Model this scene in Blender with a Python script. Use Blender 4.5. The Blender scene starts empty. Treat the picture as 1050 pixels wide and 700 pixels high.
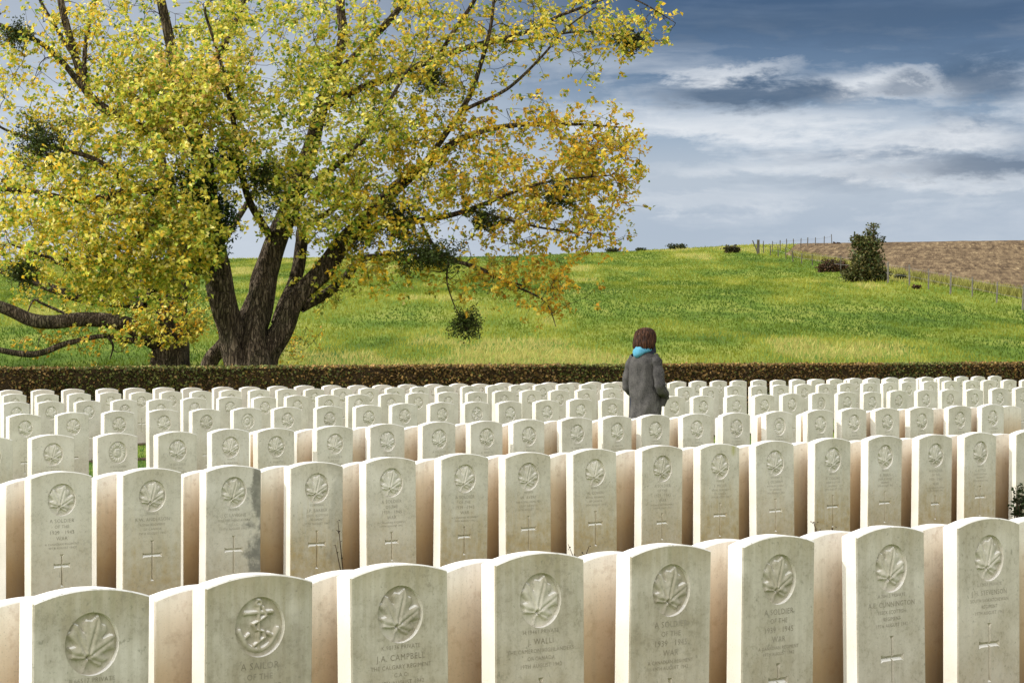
import bpy, math, random
import numpy as np
from mathutils import Vector, Matrix, noise as mnoise
from mathutils.geometry import tessellate_polygon

random.seed(7)
RNG = np.random.default_rng(11)
C = bpy.context.scene.collection
PI = math.pi

# ------------------------------------------------------------------ survey of the place
F = 2555.0            # focal length in photo pixels (1050 wide)
EYE = 1.487           # eye height above the lawn
ROW_ANGLE = math.radians(41.06)
RC, RS = math.cos(ROW_ANGLE), math.sin(ROW_ANGLE)
ST_W, ST_T, ST_H = .381, .076, .813


def at(px, py, y):
    """survey point: bearing and elevation as read from the photograph, at distance y"""
    return Vector(((px - 525) / F * y, y, EYE + (350 - py) / F * y))


def lawn(x, y):
    return .0069 * x - .0018 * y


def hedge_y(x):
    return 51.0 + .516 * x


EL_X = np.array([-60, -41, -20, 0, 8.8, 20, 41, 60.])
EL_V = np.array([78, 81, 84.5, 87.0, 91.5, 98.2, 101.5, 103.])


def ground_z(x, y):
    x = np.asarray(x, float); y = np.asarray(y, float)
    base = .0069 * np.clip(x, -60, 60) - .0018 * np.minimum(y, 60)
    t = y - hedge_y(np.clip(x, -40, 40)) - 2.5
    el = np.interp(x, EL_X, EL_V)
    zc = EYE + el / F * 208
    ys = np.where(y > 195, 195 + 25 * (1 - np.exp(-(np.maximum(y, 195) - 195) / 25)), y)
    ts = ys - hedge_y(np.clip(x, -40, 40)) - 2.5
    tp = np.maximum(ts, 0)
    soft = tp - 5 * (1 - np.exp(-tp / 5))
    t208 = 205.1 - hedge_y(np.clip(x, -40, 40)) - 7.5
    g = (zc - (.0069 * np.clip(x, -60, 60) - .108)) / t208
    und = (np.sin(x * .21 + y * .05 + 1.) * .5 + np.sin(y * .17 - x * .06) * .5 + .7 * np.sin(x * .09 - y * .11 + 2.)) * .11
    und = und * np.clip(tp / 20, 0, 1) * np.clip((200 - y) / 40, .12, 1)
    return base + g * soft + und


def gz(x, y):
    return float(ground_z(x, y))


def hit(px, py):
    """where the line of sight at that bearing meets the hill"""
    for y in np.arange(60, 230, .5):
        p = at(px, py, y)
        if p.z <= gz(p.x, y):
            return Vector((p.x, y, gz(p.x, y)))
    y = 206.
    x = (px - 525) / F * y
    return Vector((x, y, gz(x, y)))


# ------------------------------------------------------------------ object helpers
def tag(o, label=None, cat=None, group=None, kind=None):
    if label: o['label'] = label
    if cat: o['category'] = cat
    if group: o['group'] = group
    if kind: o['kind'] = kind
    return o


def link(o, parent=None):
    C.objects.link(o)
    if parent: o.parent = parent
    return o


def empty(name, loc=(0, 0, 0), rz=0):
    o = bpy.data.objects.new(name, None)
    o.location = loc; o.rotation_euler = (0, 0, rz)
    o.empty_display_size = .1
    return link(o)


def mesh_obj(name, verts, faces, mat, parent=None, smooth=False):
    me = bpy.data.meshes.new(name)
    me.from_pydata([tuple(v) for v in verts], [], [tuple(f) for f in faces])
    me.validate()
    if mat: me.materials.append(mat)
    if smooth: me.polygons.foreach_set('use_smooth', [True] * len(me.polygons))
    me.update()
    return link(bpy.data.objects.new(name, me), parent)


def np_mesh(name, V, Fc, mat, parent=None, col=None, smooth=False):
    V = np.ascontiguousarray(V, np.float32); Fc = np.ascontiguousarray(Fc, np.int32)
    me = bpy.data.meshes.new(name)
    n, k = Fc.shape
    me.vertices.add(len(V)); me.vertices.foreach_set('co', V.ravel())
    me.loops.add(n * k); me.loops.foreach_set('vertex_index', Fc.ravel())
    me.polygons.add(n)
    me.polygons.foreach_set('loop_start', np.arange(0, n * k, k, dtype=np.int32))
    me.polygons.foreach_set('loop_total', np.full(n, k, np.int32))
    if smooth: me.polygons.foreach_set('use_smooth', np.ones(n, bool))
    me.update(calc_edges=True)
    if col is not None:
        a = me.color_attributes.new('col', 'FLOAT_COLOR', 'POINT')
        c4 = np.ones((len(V), 4), np.float32); c4[:, :3] = col
        a.data.foreach_set('color', c4.ravel())
    if mat: me.materials.append(mat)
    return link(bpy.data.objects.new(name, me), parent)


# ------------------------------------------------------------------ materials
class NT:
    def __init__(self, name):
        self.m = bpy.data.materials.new(name); self.m.use_nodes = True
        self.t = self.m.node_tree; self.t.nodes.clear()
        self.out = self.n('ShaderNodeOutputMaterial')

    def n(self, typ, **kw):
        nd = self.t.nodes.new(typ)
        for k, v in kw.items():
            if k in nd.inputs: nd.inputs[k].default_value = v
            else: setattr(nd, k, v)
        return nd

    def l(self, a, b): self.t.links.new(a, b)

    def math(self, op, a, b=None, clamp=False):
        nd = self.n('ShaderNodeMath', operation=op, use_clamp=clamp)
        for i, v in enumerate((a, b)):
            if v is None: continue
            if isinstance(v, (int, float)): nd.inputs[i].default_value = v
            else: self.l(v, nd.inputs[i])
        return nd.outputs[0]

    def mix(self, fac, a, b, blend='MIX'):
        nd = self.n('ShaderNodeMix', data_type='RGBA', blend_type=blend)
        for i, v in ((0, fac), (6, a), (7, b)):
            if isinstance(v, (int, float)): nd.inputs[i].default_value = v
            elif isinstance(v, tuple): nd.inputs[i].default_value = (*v, 1) if len(v) == 3 else v
            else: self.l(v, nd.inputs[i])
        return nd.outputs[2]

    def ramp(self, fac, stops, interp='LINEAR'):
        nd = self.n('ShaderNodeValToRGB'); cr = nd.color_ramp; cr.interpolation = interp
        while len(cr.elements) > 1: cr.elements.remove(cr.elements[0])
        cr.elements[0].position = stops[0][0]
        def c4(c): return (c, c, c, 1) if isinstance(c, (int, float)) else (*c, 1)
        cr.elements[0].color = c4(stops[0][1])
        for p, c in stops[1:]:
            e = cr.elements.new(p); e.color = c4(c)
        self.l(fac, nd.inputs[0])
        return nd.outputs[0]

    def noise(self, vec, scale, detail=4, rough=.55, dist=0.):
        nd = self.n('ShaderNodeTexNoise', Scale=scale, Detail=detail, Roughness=rough, Distortion=dist)
        if vec is not None: self.l(vec, nd.inputs['Vector'])
        return nd.outputs['Fac']

    def mapping(self, vec, scale=(1, 1, 1), loc=None):
        nd = self.n('ShaderNodeMapping'); nd.inputs['Scale'].default_value = scale
        self.l(vec, nd.inputs['Vector'])
        if loc is not None: self.l(loc, nd.inputs['Location'])
        return nd.outputs[0]

    def bsdf(self, color, rough=.8, bump=None, strength=.3, dist=.01, spec=.3, extra=None):
        b = self.n('ShaderNodeBsdfPrincipled')
        b.inputs['Roughness'].default_value = rough
        b.inputs['Specular IOR Level'].default_value = spec
        if isinstance(color, tuple): b.inputs['Base Color'].default_value = (*color, 1)
        else: self.l(color, b.inputs['Base Color'])
        if bump is not None:
            bn = self.n('ShaderNodeBump', Strength=strength, Distance=dist)
            self.l(bump, bn.inputs['Height']); self.l(bn.outputs[0], b.inputs['Normal'])
        return b

    def done(self, sh):
        self.l(sh if not hasattr(sh, 'outputs') else sh.outputs[0], self.out.inputs[0])
        return self.m


def stone_material(name, dark=1.0, lettering=False):
    """weathered Portland stone; object colour = (grime, brown wash, damp patch), alpha < 1 = moss"""
    T = NT(name)
    tc = T.n('ShaderNodeTexCoord'); oi = T.n('ShaderNodeObjectInfo')
    obj = tc.outputs['Object']
    comb = T.n('ShaderNodeCombineXYZ')
    r100 = T.math('MULTIPLY', oi.outputs['Random'], 91.)
    T.l(r100, comb.inputs[0]); T.l(T.math('MULTIPLY', oi.outputs['Random'], 37.), comb.inputs[1]); T.l(r100, comb.inputs[2])
    v = T.mapping(obj, (1, 1, 1), comb.outputs[0])
    sp = T.n('ShaderNodeSeparateXYZ'); T.l(obj, sp.inputs[0])
    sn = T.n('ShaderNodeSeparateXYZ'); T.l(tc.outputs['Normal'], sn.inputs[0])
    sc = T.n('ShaderNodeSeparateColor'); T.l(oi.outputs['Color'], sc.inputs[0])
    front = T.math('GREATER_THAN', T.math('MULTIPLY', sn.outputs[1], -1.), .25)
    if lettering: front = T.math('GREATER_THAN', sp.outputs[2], -5.)
    back = T.math('GREATER_THAN', sn.outputs[1], .7)
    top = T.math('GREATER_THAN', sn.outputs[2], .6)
    n_big = T.noise(v, 5.5, 4, .62)
    n_mid = T.noise(v, 22, 3, .68)
    n_fine = T.noise(v, 170, 2, .7)
    streak = T.noise(T.mapping(v, (34, 34, 2.2)), 1.0, 4, .6)
    clean = T.mix(T.ramp(n_mid, [(.3, 0.), (.7, 1.)]), (.69, .665, .60), (.78, .76, .71))
    c = T.mix(T.math('MULTIPLY', T.ramp(n_big, [(.34, 0.), (.66, 1.)]), .8), clean, (.59, .57, .50))
    # grime on the carved face
    gr = T.math('ADD', T.math('MULTIPLY', T.ramp(streak, [(.3, 0.), (.72, 1.)]), .45), T.math('MULTIPLY', T.ramp(n_big, [(.35, .1), (.68, 1.)]), .65))
    gr = T.math('ADD', gr, .15)
    gf = T.math('MULTIPLY', T.math('MULTIPLY', gr, sc.outputs[0]), front, clamp=True)
    c = T.mix(gf, c, (.385, .35, .275))
    # brown wash, stronger towards the foot
    lo = T.n('ShaderNodeMapRange'); lo.inputs[1].default_value = .60; lo.inputs[2].default_value = .16
    T.l(T.math('ADD', sp.outputs[2], T.math('MULTIPLY', T.math('SUBTRACT', streak, .5), .5)), lo.inputs[0])
    bw = T.math('MULTIPLY', T.math('MULTIPLY', lo.outputs[0], sc.outputs[1]), front, clamp=True)
    c = T.mix(T.math('MULTIPLY', bw, T.ramp(n_mid, [(.25, .45), (.7, 1.)])), c, (.42, .325, .17))
    # tan tint under the top curve
    up = T.n('ShaderNodeMapRange'); up.inputs[1].default_value = .70; up.inputs[2].default_value = .80
    T.l(T.math('ADD', sp.outputs[2], T.math('MULTIPLY', T.math('SUBTRACT', streak, .5), .12)), up.inputs[0])
    c = T.mix(T.math('MULTIPLY', T.math('MULTIPLY', up.outputs[0], .55), T.math('MULTIPLY', front, sc.outputs[0]), clamp=True), c, (.40, .35, .22))
    # dark granular lichen and soot mottling, thicker where the stone is grimy
    mot = T.math('MULTIPLY', T.ramp(T.noise(v, 48, 4, .75), [(.50, 0.), (.66, 1.)]), T.math('MULTIPLY', front, T.math('MULTIPLY_ADD', sc.outputs[0], .75)), clamp=True)
    c = T.mix(T.math('MULTIPLY', mot, T.ramp(n_big, [(.35, .12), (.65, .65)])), c, (.275, .255, .195))
    # damp dark patch along the right edge / low down
    wet = T.math('ADD', T.math('MULTIPLY', T.math('SUBTRACT', sp.outputs[0], .10), 4.2), T.math('MULTIPLY', T.math('SUBTRACT', T.noise(v, 9, 5, .6), .5), 1.8))
    wet = T.math('MULTIPLY', T.math('MULTIPLY', T.ramp(wet, [(.0, 0.), (.22, 1.)]), T.ramp(n_mid, [(.2, .6), (.6, 1.)])), T.math('MULTIPLY', sc.outputs[2], front), clamp=True)
    c = T.mix(T.math('MULTIPLY', wet, .95), c, (.19, .185, .16))
    # moss smear
    ms = T.math('MULTIPLY', T.math('SUBTRACT', 1., oi.outputs['Alpha']), T.ramp(T.math('ADD', T.math('MULTIPLY', T.math('ABSOLUTE', T.math('SUBTRACT', sp.outputs[0], .13)), 16.), T.math('MULTIPLY', n_mid, .7)), [(.45, 1.), (.9, 0.)]))
    ms = T.math('MULTIPLY', ms, T.ramp(T.math('ADD', sp.outputs[2], T.math('MULTIPLY', n_mid, .08)), [(.755, 0.), (.80, 1.)]), clamp=True)
    c = T.mix(T.math('MULTIPLY', ms, front), c, (.36, .36, .07))
    # back of the stone: painted warm bounce light above, shade below, with earth splash
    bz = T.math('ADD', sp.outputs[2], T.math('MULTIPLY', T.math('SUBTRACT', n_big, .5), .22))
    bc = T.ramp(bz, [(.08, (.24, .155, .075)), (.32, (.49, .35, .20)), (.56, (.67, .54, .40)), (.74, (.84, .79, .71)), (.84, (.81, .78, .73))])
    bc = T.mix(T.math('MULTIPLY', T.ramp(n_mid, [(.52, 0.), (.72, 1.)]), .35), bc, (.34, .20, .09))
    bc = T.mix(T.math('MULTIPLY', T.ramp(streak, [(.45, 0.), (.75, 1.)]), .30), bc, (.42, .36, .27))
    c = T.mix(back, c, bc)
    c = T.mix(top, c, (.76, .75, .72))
    # every stone came from its own bed of the quarry: slight differences of tone, and green algae runs from the top
    tone = T.ramp(oi.outputs['Random'], [(0., (.93, .905, .87)), (.3, (1., .975, .94)), (.6, (.95, .935, .89)), (.85, (1., .985, .97)), (1., (.89, .865, .82))])
    c = T.mix(1., c, tone, 'MULTIPLY')
    hz = T.n('ShaderNodeMapRange'); hz.inputs[1].default_value = .38; hz.inputs[2].default_value = .82
    T.l(sp.outputs[2], hz.inputs[0])
    alg = T.math('MULTIPLY', T.math('MULTIPLY', T.ramp(T.noise(T.mapping(v, (26, 26, 1.3)), 1., 3, .6), [(.50, 0.), (.66, 1.)]), hz.outputs[0]), T.math('MULTIPLY', front, T.math('MULTIPLY', T.math('POWER', sc.outputs[0], 2.), .45)), clamp=True)
    c = T.mix(alg, c, (.31, .295, .19))
    # speckle of shell grit and lichen
    c = T.mix(T.math('MULTIPLY', T.ramp(n_fine, [(.60, 0.), (.72, 1.)]), .35), c, (.20, .19, .15))
    c = T.mix(T.math('MULTIPLY', T.ramp(T.noise(v, 60, 2, .5), [(.66, 0.), (.74, 1.)]), T.math('MULTIPLY', front, .5)), c, (.20, .20, .15))
    if dark < 1: c = T.mix(1., c, (dark, dark * .985, dark * .95), 'MULTIPLY')
    h = T.math('ADD', T.math('MULTIPLY', n_mid, .6), T.math('MULTIPLY', n_fine, .4))
    return T.done(T.bsdf(c, .92, h, .35, .004, .15))


def leafy_material(name, transl=.35, rough=.6, var=.25):
    T = NT(name)
    a = T.n('ShaderNodeAttribute', attribute_name='col')
    g = T.n('ShaderNodeNewGeometry')
    c = T.mix(T.math('MULTIPLY', g.outputs['Random Per Island'], var), a.outputs['Color'], (.02, .02, .005))
    b = T.bsdf(c, rough, spec=.25)
    if transl <= 0: return T.done(b)
    tr = T.n('ShaderNodeBsdfTranslucent'); T.l(c, tr.inputs['Color'])
    m = T.n('ShaderNodeMixShader'); m.inputs[0].default_value = transl
    T.l(b.outputs[0], m.inputs[1]); T.l(tr.outputs[0], m.inputs[2])
    return T.done(m.outputs[0])


def simple_material(name, c1, c2, scale=8, rough=.85, bump=.3, dist=.01, stretch=(1, 1, 1), spec=.2):
    T = NT(name)
    tc = T.n('ShaderNodeTexCoord')
    v = T.mapping(tc.outputs['Object'], stretch)
    n = T.noise(v, scale, 6, .62)
    c = T.mix(T.ramp(n, [(.3, 0.), (.7, 1.)]), c1, c2)
    return T.done(T.bsdf(c, rough, n, bump, dist, spec))


M = {}
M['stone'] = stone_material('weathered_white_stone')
M['letter'] = stone_material('engraved_stone', .60, True)


def bark_material():
    T = NT('furrowed_bark')
    tc = T.n('ShaderNodeTexCoord')
    v = T.mapping(tc.outputs['Object'], (1, 1, .22))
    n1 = T.noise(v, 9, 8, .68, .6); n2 = T.noise(tc.outputs['Object'], 1.4, 4, .6)
    vo = T.n('ShaderNodeTexVoronoi', feature='DISTANCE_TO_EDGE', Scale=13.); wp = T.n('ShaderNodeVectorMath', operation='MULTIPLY_ADD'); nw = T.n('ShaderNodeTexNoise', Scale=5., Detail=3.); T.l(tc.outputs['Object'], nw.inputs['Vector']); T.l(nw.outputs['Color'], wp.inputs[0]); wp.inputs[1].default_value = (.12, .12, .12); T.l(T.mapping(tc.outputs['Object'], (1, 1, .16)), wp.inputs[2]); T.l(wp.outputs[0], vo.inputs['Vector'])
    fis = T.ramp(vo.outputs['Distance'], [(.0, 0.), (.16, 1.)])
    c = T.ramp(n1, [(.34, (.035, .024, .016)), (.5, (.105, .078, .052)), (.66, (.23, .180, .130))])
    c = T.mix(T.math('MULTIPLY', T.ramp(n2, [(.45, 0.), (.7, 1.)]), .55), c, (.055, .062, .028))
    c = T.mix(T.math('MULTIPLY', T.math('SUBTRACT', 1., fis), .62), c, (.022, .016, .011))
    return T.done(T.bsdf(c, .95, T.math('ADD', T.math('MULTIPLY', n1, .5), T.math('MULTIPLY', fis, .6)), 1., .10, .1))


M['bark'] = bark_material()
M['leaf'] = leafy_material('autumn_leaf', .46, .5, .12)
M['hedge_leaf'] = leafy_material('hedge_leaf', .12, .7, .65)
M['mistletoe'] = leafy_material('mistletoe_leaf', .15, .6, .5)
M['grass_blade'] = leafy_material('grass_blade', .5, .6, .10)
M['shrub_leaf'] = leafy_material('shrub_leaf', .15, .6, .5)
M['hedge_core'] = simple_material('hedge_core', (.018, .011, .005), (.05, .03, .012), 14)
M['post'] = simple_material('grey_post_wood', (.10, .09, .075), (.22, .20, .17), 20, stretch=(1, 1, .2))
M['dark_post'] = simple_material('dark_post_wood', (.05, .045, .035), (.13, .115, .09), 20, stretch=(1, 1, .2))
M['wire'] = simple_material('fence_wire', (.16, .16, .16), (.25, .24, .23), 30, .5)
M['twig'] = simple_material('plant_twig', (.03, .018, .012), (.07, .04, .02), 40)
M['soil'] = simple_material('bed_soil', (.045, .028, .016), (.11, .068, .038), 18, .95, .8, .03)


def ground_material():
    T = NT('meadow_grass')
    g = T.n('ShaderNodeNewGeometry'); pos = g.outputs['Position']
    n1 = T.noise(T.mapping(pos, (.10, .10, .1)), 1., 6, .62)
    n2 = T.noise(T.mapping(pos, (.8, .14, .5)), 1., 5, .65)
    n3 = T.noise(pos, 6., 4, .7)
    f = T.math('ADD', T.math('MULTIPLY', n1, .5), T.math('MULTIPLY', n2, .5))
    c = T.ramp(f, [(.36, (.055, .105, .012)), (.47, (.12, .185, .02)), (.56, (.22, .26, .04)), (.66, (.34, .33, .085))])
    c = T.mix(T.math('MULTIPLY', T.ramp(n3, [(.35, 1.), (.6, 0.)]), .5), c, (.03, .05, .01))
    h = T.math('ADD', n2, n3)
    return T.done(T.bsdf(c, .9, h, .6, .12, .1))


def plough_material():
    T = NT('ploughed_earth')
    g = T.n('ShaderNodeNewGeometry'); pos = g.outputs['Position']
    n1 = T.noise(T.mapping(pos, (.05, .05, .05)), 1., 4, .6)
    rot = T.n('ShaderNodeMapping'); rot.inputs['Rotation'].default_value = (0, 0, math.radians(10)); T.l(pos, rot.inputs['Vector']); pos = rot.outputs[0]
    n2 = T.noise(T.mapping(pos, (2.4, .16, .6)), 1., 6, .76)
    n3 = T.noise(T.mapping(pos, (5.5, .40, 1.)), 1., 4, .75)
    sp = T.n('ShaderNodeSeparateXYZ'); T.l(pos, sp.inputs[0])
    fur = T.math('SINE', T.math('ADD', T.math('ADD', T.math('MULTIPLY', sp.outputs[0], .62), T.math('MULTIPLY', sp.outputs[1], 1.35)), T.math('MULTIPLY', n1, 7.)))
    f = T.math('ADD', T.math('MULTIPLY', n2, .75), T.math('ADD', T.math('MULTIPLY', fur, .016), T.math('MULTIPLY', n3, .25)))
    c = T.ramp(f, [(.36, (.050, .034, .020)), (.47, (.125, .086, .050)), (.57, (.23, .165, .092)), (.68, (.44, .34, .19))])
    c = T.mix(T.math('MULTIPLY', T.ramp(n1, [(.40, 0.), (.62, 1.)]), .35), c, (.15, .105, .06))
    return T.done(T.bsdf(c, .95, f, .8, .35, .05))


M['ground'] = ground_material()
M['plough'] = plough_material()

# ------------------------------------------------------------------ ground: one sheet to the horizon
xs = np.concatenate([[-900, -500, -300, -200, -150], np.arange(-120, 121, 2.0), [150, 200, 300, 500, 900]])
ys = np.concatenate([[-600, -200, -80, -40, -20], np.arange(-10, 260, 2.0), [280, 320, 400, 600, 1000, 1800]])
XX, YY = np.meshgrid(xs, ys)
ZZ = ground_z(XX, YY)
ZZ = np.where(YY > 260, ZZ - (YY - 260) * .012, ZZ)
nx, ny = len(xs), len(ys)
V = np.stack([XX.ravel(), YY.ravel(), ZZ.ravel()], 1)
I = np.arange(nx * ny).reshape(ny, nx)
Q = np.stack([I[:-1, :-1], I[:-1, 1:], I[1:, 1:], I[1:, :-1]], -1).reshape(-1, 4)
go = np_mesh('ground', V, Q, M['ground'], smooth=True)
tag(go, 'rolling green meadow and cemetery lawn', None, kind='structure')

# ploughed field: a sheet just above the hill, bounded by survey points
low = [(806, 261.6), (843, 268), (880, 275), (914.7, 282), (953, 289), (1008, 297), (1052, 304), (1120, 316)]
lowp = [hit(*p) for p in low]
lx = np.array([p.x for p in lowp]); ly = np.array([p.y for p in lowp])
u0, u1 = 806., 1120.
PV, PF = [], []
us = np.linspace(u0, u1, 90)
nt = 70
for uu in us:
    k = (uu - 525) / F
    # near edge: interpolate between survey points by bearing
    b = [(q.x / q.y, q.y) for q in lowp]
    yn = np.interp(k, [q[0] for q in b], [q[1] for q in b])
    yn += 1.2 * mnoise.noise(Vector((uu * .12, 0, 0))) + .7 * mnoise.noise(Vector((uu * .45, 3, 0)))
    yf = 172 + 140 * min(1, max(0., (uu - 806) / 75.)) ** .8
    yf = max(yf, yn + .1)
    for j in range(nt):
        y = yn + (yf - yn) * (j / (nt - 1.)) ** 1.3
        x = k * y
        z = gz(x, y) + .09 + .025 * (mnoise.noise(Vector((x * .9, y * .9, 0))) + mnoise.noise(Vector((x * .3, y * .3, 5.)))) * min(1, j / 4.)
        PV.append((x, y, z + .03 if j else gz(x, y) - .06))
for i in range(len(us) - 1):
    for j in range(nt - 1):
        a = i * nt + j
        PF.append((a, a + nt, a + nt + 1, a + 1))
pf = mesh_obj('ploughed_field', PV, PF, M['plough'], smooth=True)
tag(pf, 'brown ploughed field beyond the wire fence', None, kind='structure')


def in_plough(x, y):
    k = x / y
    if k < (u0 - 525) / F: return False
    yn = np.interp(k, [q.x / q.y for q in lowp], [q.y for q in lowp])
    uu = k * F + 525
    yf = 172 + 140 * min(1, max(0., (uu - 806) / 75.)) ** .8
    return yn - .5 < y < yf


# ------------------------------------------------------------------ grass blades
def grass(name, X, Y, Z, hgt, wid, col):
    n = len(X)
    ang = RNG.uniform(0, 2 * PI, n); lean = RNG.normal(0, .35, (n, 2)) * hgt[:, None]
    dx, dy = np.cos(ang) * wid, np.sin(ang) * wid
    V = np.empty((n, 3, 3), np.float32)
    V[:, 0] = np.stack([X - dx, Y - dy, Z - .02], 1)
    V[:, 1] = np.stack([X + dx, Y + dy, Z - .02], 1)
    V[:, 2] = np.stack([X + lean[:, 0], Y + lean[:, 1], Z + hgt], 1)
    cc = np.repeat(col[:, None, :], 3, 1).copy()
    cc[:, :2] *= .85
    return np_mesh(name, V.reshape(-1, 3), np.arange(n * 3).reshape(n, 3), M['grass_blade'], col=cc.reshape(-1, 3))


def vnoise(x, y, s, seed):
    """cheap smooth value noise on arrays"""
    r = np.random.default_rng(seed).random((256, 256))
    x = x * s + 1000; y = y * s + 1000
    xi = np.floor(x).astype(int); yi = np.floor(y).astype(int)
    fx = x - xi; fy = y - yi
    fx = fx * fx * (3 - 2 * fx); fy = fy * fy * (3 - 2 * fy)
    g = lambda a, b: r[a % 256, b % 256]
    return (g(xi, yi) * (1 - fx) + g(xi + 1, yi) * fx) * (1 - fy) + (g(xi, yi + 1) * (1 - fx) + g(xi + 1, yi + 1) * fx) * fy


n = 200000
yy = 52 + 158 * RNG.random(n) ** 1.05
xx = (RNG.random(n) * 2 - 1) * .25 * yy
keep = yy > hedge_y(xx) + 1.6
xx, yy = xx[keep], yy[keep]
pm = np.array([in_plough(a, b) for a, b in zip(xx, yy)]) if len(xx) else None
xx, yy = xx[~pm], yy[~pm]
nm = 5000
km = RNG.uniform((812 - 525) / F, (1090 - 525) / F, nm)
ym = np.interp(km, [q.x / q.y for q in lowp], [q.y for q in lowp]) + RNG.normal(-.6, .9, nm)
xx = np.concatenate([xx, km * ym]); yy = np.concatenate([yy, ym])
patch = .46 * vnoise(xx, yy * .38, .22, 1) + .42 * vnoise(xx, yy * .20, .65, 2) + .12 * vnoise(xx, yy * .22, 2.2, 3)
patch += .34 * (vnoise(xx, yy * .55, .055, 4) - .5) + .16 * (vnoise(xx, yy * .16, .30, 5) - .5)
t = np.clip((patch - .33) / .43, 0, 1)
stops = np.array([0, .3, .55, .8, 1.])
pal = np.array([(.085, .148, .014), (.150, .208, .018), (.260, .295, .032), (.385, .395, .055), (.54, .49, .14)])
col = np.stack([np.interp(t, stops, pal[:, i]) for i in range(3)], 1)
col *= RNG.uniform(.86, 1.12, (len(xx), 1))
edge = np.arange(len(xx)) >= len(xx) - nm
col = np.where(edge[:, None], np.array([(.30, .29, .07)]) * RNG.uniform(.5, 1.5, (len(xx), 1)), col)
hg = np.where(edge, RNG.uniform(.1, .45, len(xx)), 0) + (.05 + .12 * t * RNG.random(len(xx)) + .06 * RNG.random(len(xx))) * np.where(RNG.random(len(xx)) > .96, 1.7, 1)
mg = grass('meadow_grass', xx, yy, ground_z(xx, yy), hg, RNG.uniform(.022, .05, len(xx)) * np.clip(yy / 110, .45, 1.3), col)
tag(mg, 'rough green and straw coloured grass on the hillside', 'grass', kind='stuff')

n = 60000
yy = 8 + 34 * RNG.random(n); xx = (RNG.random(n) * 2 - 1) * (.23 * yy + .6)
keep = yy < hedge_y(xx) - .6
xx, yy = xx[keep], yy[keep]
col = np.array([(.06, .15, .012)]) * RNG.uniform(.6, 1.5, (len(xx), 1)) + RNG.uniform(0, .03, (len(xx), 3))
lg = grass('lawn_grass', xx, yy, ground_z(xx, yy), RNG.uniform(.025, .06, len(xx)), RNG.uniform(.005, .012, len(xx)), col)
tag(lg, 'short mown grass between the headstone rows', 'grass', kind='stuff')

# ------------------------------------------------------------------ headstones
EMB_R, EMB_Z = .089, ST_H - .155


def outline(inset=0.):
    hw = ST_W / 2 - inset
    rise = .031
    R = ((ST_W / 2) ** 2 + rise ** 2) / (2 * rise)
    zc = ST_H - R
    Ri = R - inset
    pts = [(-hw, -.16), (hw, -.16)]
    for i in range(21):
        x = hw - 2 * hw * i / 20
        pts.append((x, zc + math.sqrt(Ri * Ri - x * x)))
    return pts


def cross_shape(z_top, length, width, arm):
    """flared V-cut Latin cross: outline points and the bottom ridge of the groove"""
    a, b = .0064, .0100          # half width of shaft / of arms
    f = 1.55
    zb = z_top - length; za = z_top - arm; w = width / 2
    out = [(-a, za + b), (-a, z_top - .016), (-a * 1.9, z_top), (a * 1.9, z_top), (a, z_top - .016), (a, za + b),
           (w - .012, za + b), (w, za + b * f), (w, za - b * f), (w - .012, za - b),
           (a, za - b), (a, zb + .014), (a * 1.7, zb), (-a * 1.7, zb), (-a, zb + .014), (-a, za - b),
           (-w + .012, za - b), (-w, za - b * f), (-w, za + b * f), (-w + .012, za + b)]
    return out, (za, z_top, zb, w)


def headstone_mesh(name, cross=None, emblem=True):
    V, Fc = [], []
    def add(p): V.append(p); return len(V) - 1
    inner, outer = outline(.0045), outline()
    n = len(outer)
    fi = [add((x, 0, z)) for x, z in inner]
    fo = [add((x, .0045, z)) for x, z in outer]
    bo = [add((x, ST_T - .0045, z)) for x, z in outer]
    bi = [add((x, ST_T, z)) for x, z in inner]
    for A, B in ((fi, fo), (fo, bo), (bo, bi)):
        for i in range(n):
            j = (i + 1) % n
            Fc.append((A[i], B[i], B[j], A[j]))
    Fc.append(tuple(reversed(bi)))
    loops = [[Vector((x, z, 0)) for x, z in inner]]
    ids = list(fi)
    walls = []
    if emblem:
        circ = [(EMB_R * math.cos(t), EMB_Z + EMB_R * math.sin(t)) for t in np.linspace(0, 2 * PI, 49)[:-1]]
        ci = [add((x, 0, z)) for x, z in circ]
        loops.append([Vector((x, z, 0)) for x, z in reversed(circ)]); ids += list(reversed(ci))
        walls.append((ci, [add((x * .985, .0135, EMB_Z + (z - EMB_Z) * .985)) for x, z in circ]))
    if cross:
        out, _ = cross_shape(*cross)
        ki = [add((x, 0, z)) for x, z in out]
        loops.append([Vector((x, z, 0)) for x, z in out]); ids += ki
    for t in tessellate_polygon(loops):
        a, b, c = (ids[q] for q in t)
        e1 = Vector(V[b]) - Vector(V[a]); e2 = Vector(V[c]) - Vector(V[a])
        Fc.append((a, b, c) if e1.cross(e2).y < 0 else (a, c, b))
    for A, B in walls:
        m = len(A)
        for i in range(m): Fc.append((A[i], A[(i + 1) % m], B[(i + 1) % m], B[i]))
    me = bpy.data.meshes.new(name)
    me.from_pydata(V, [], Fc); me.validate(); me.materials.append(M['stone']); me.update()
    return me


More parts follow.
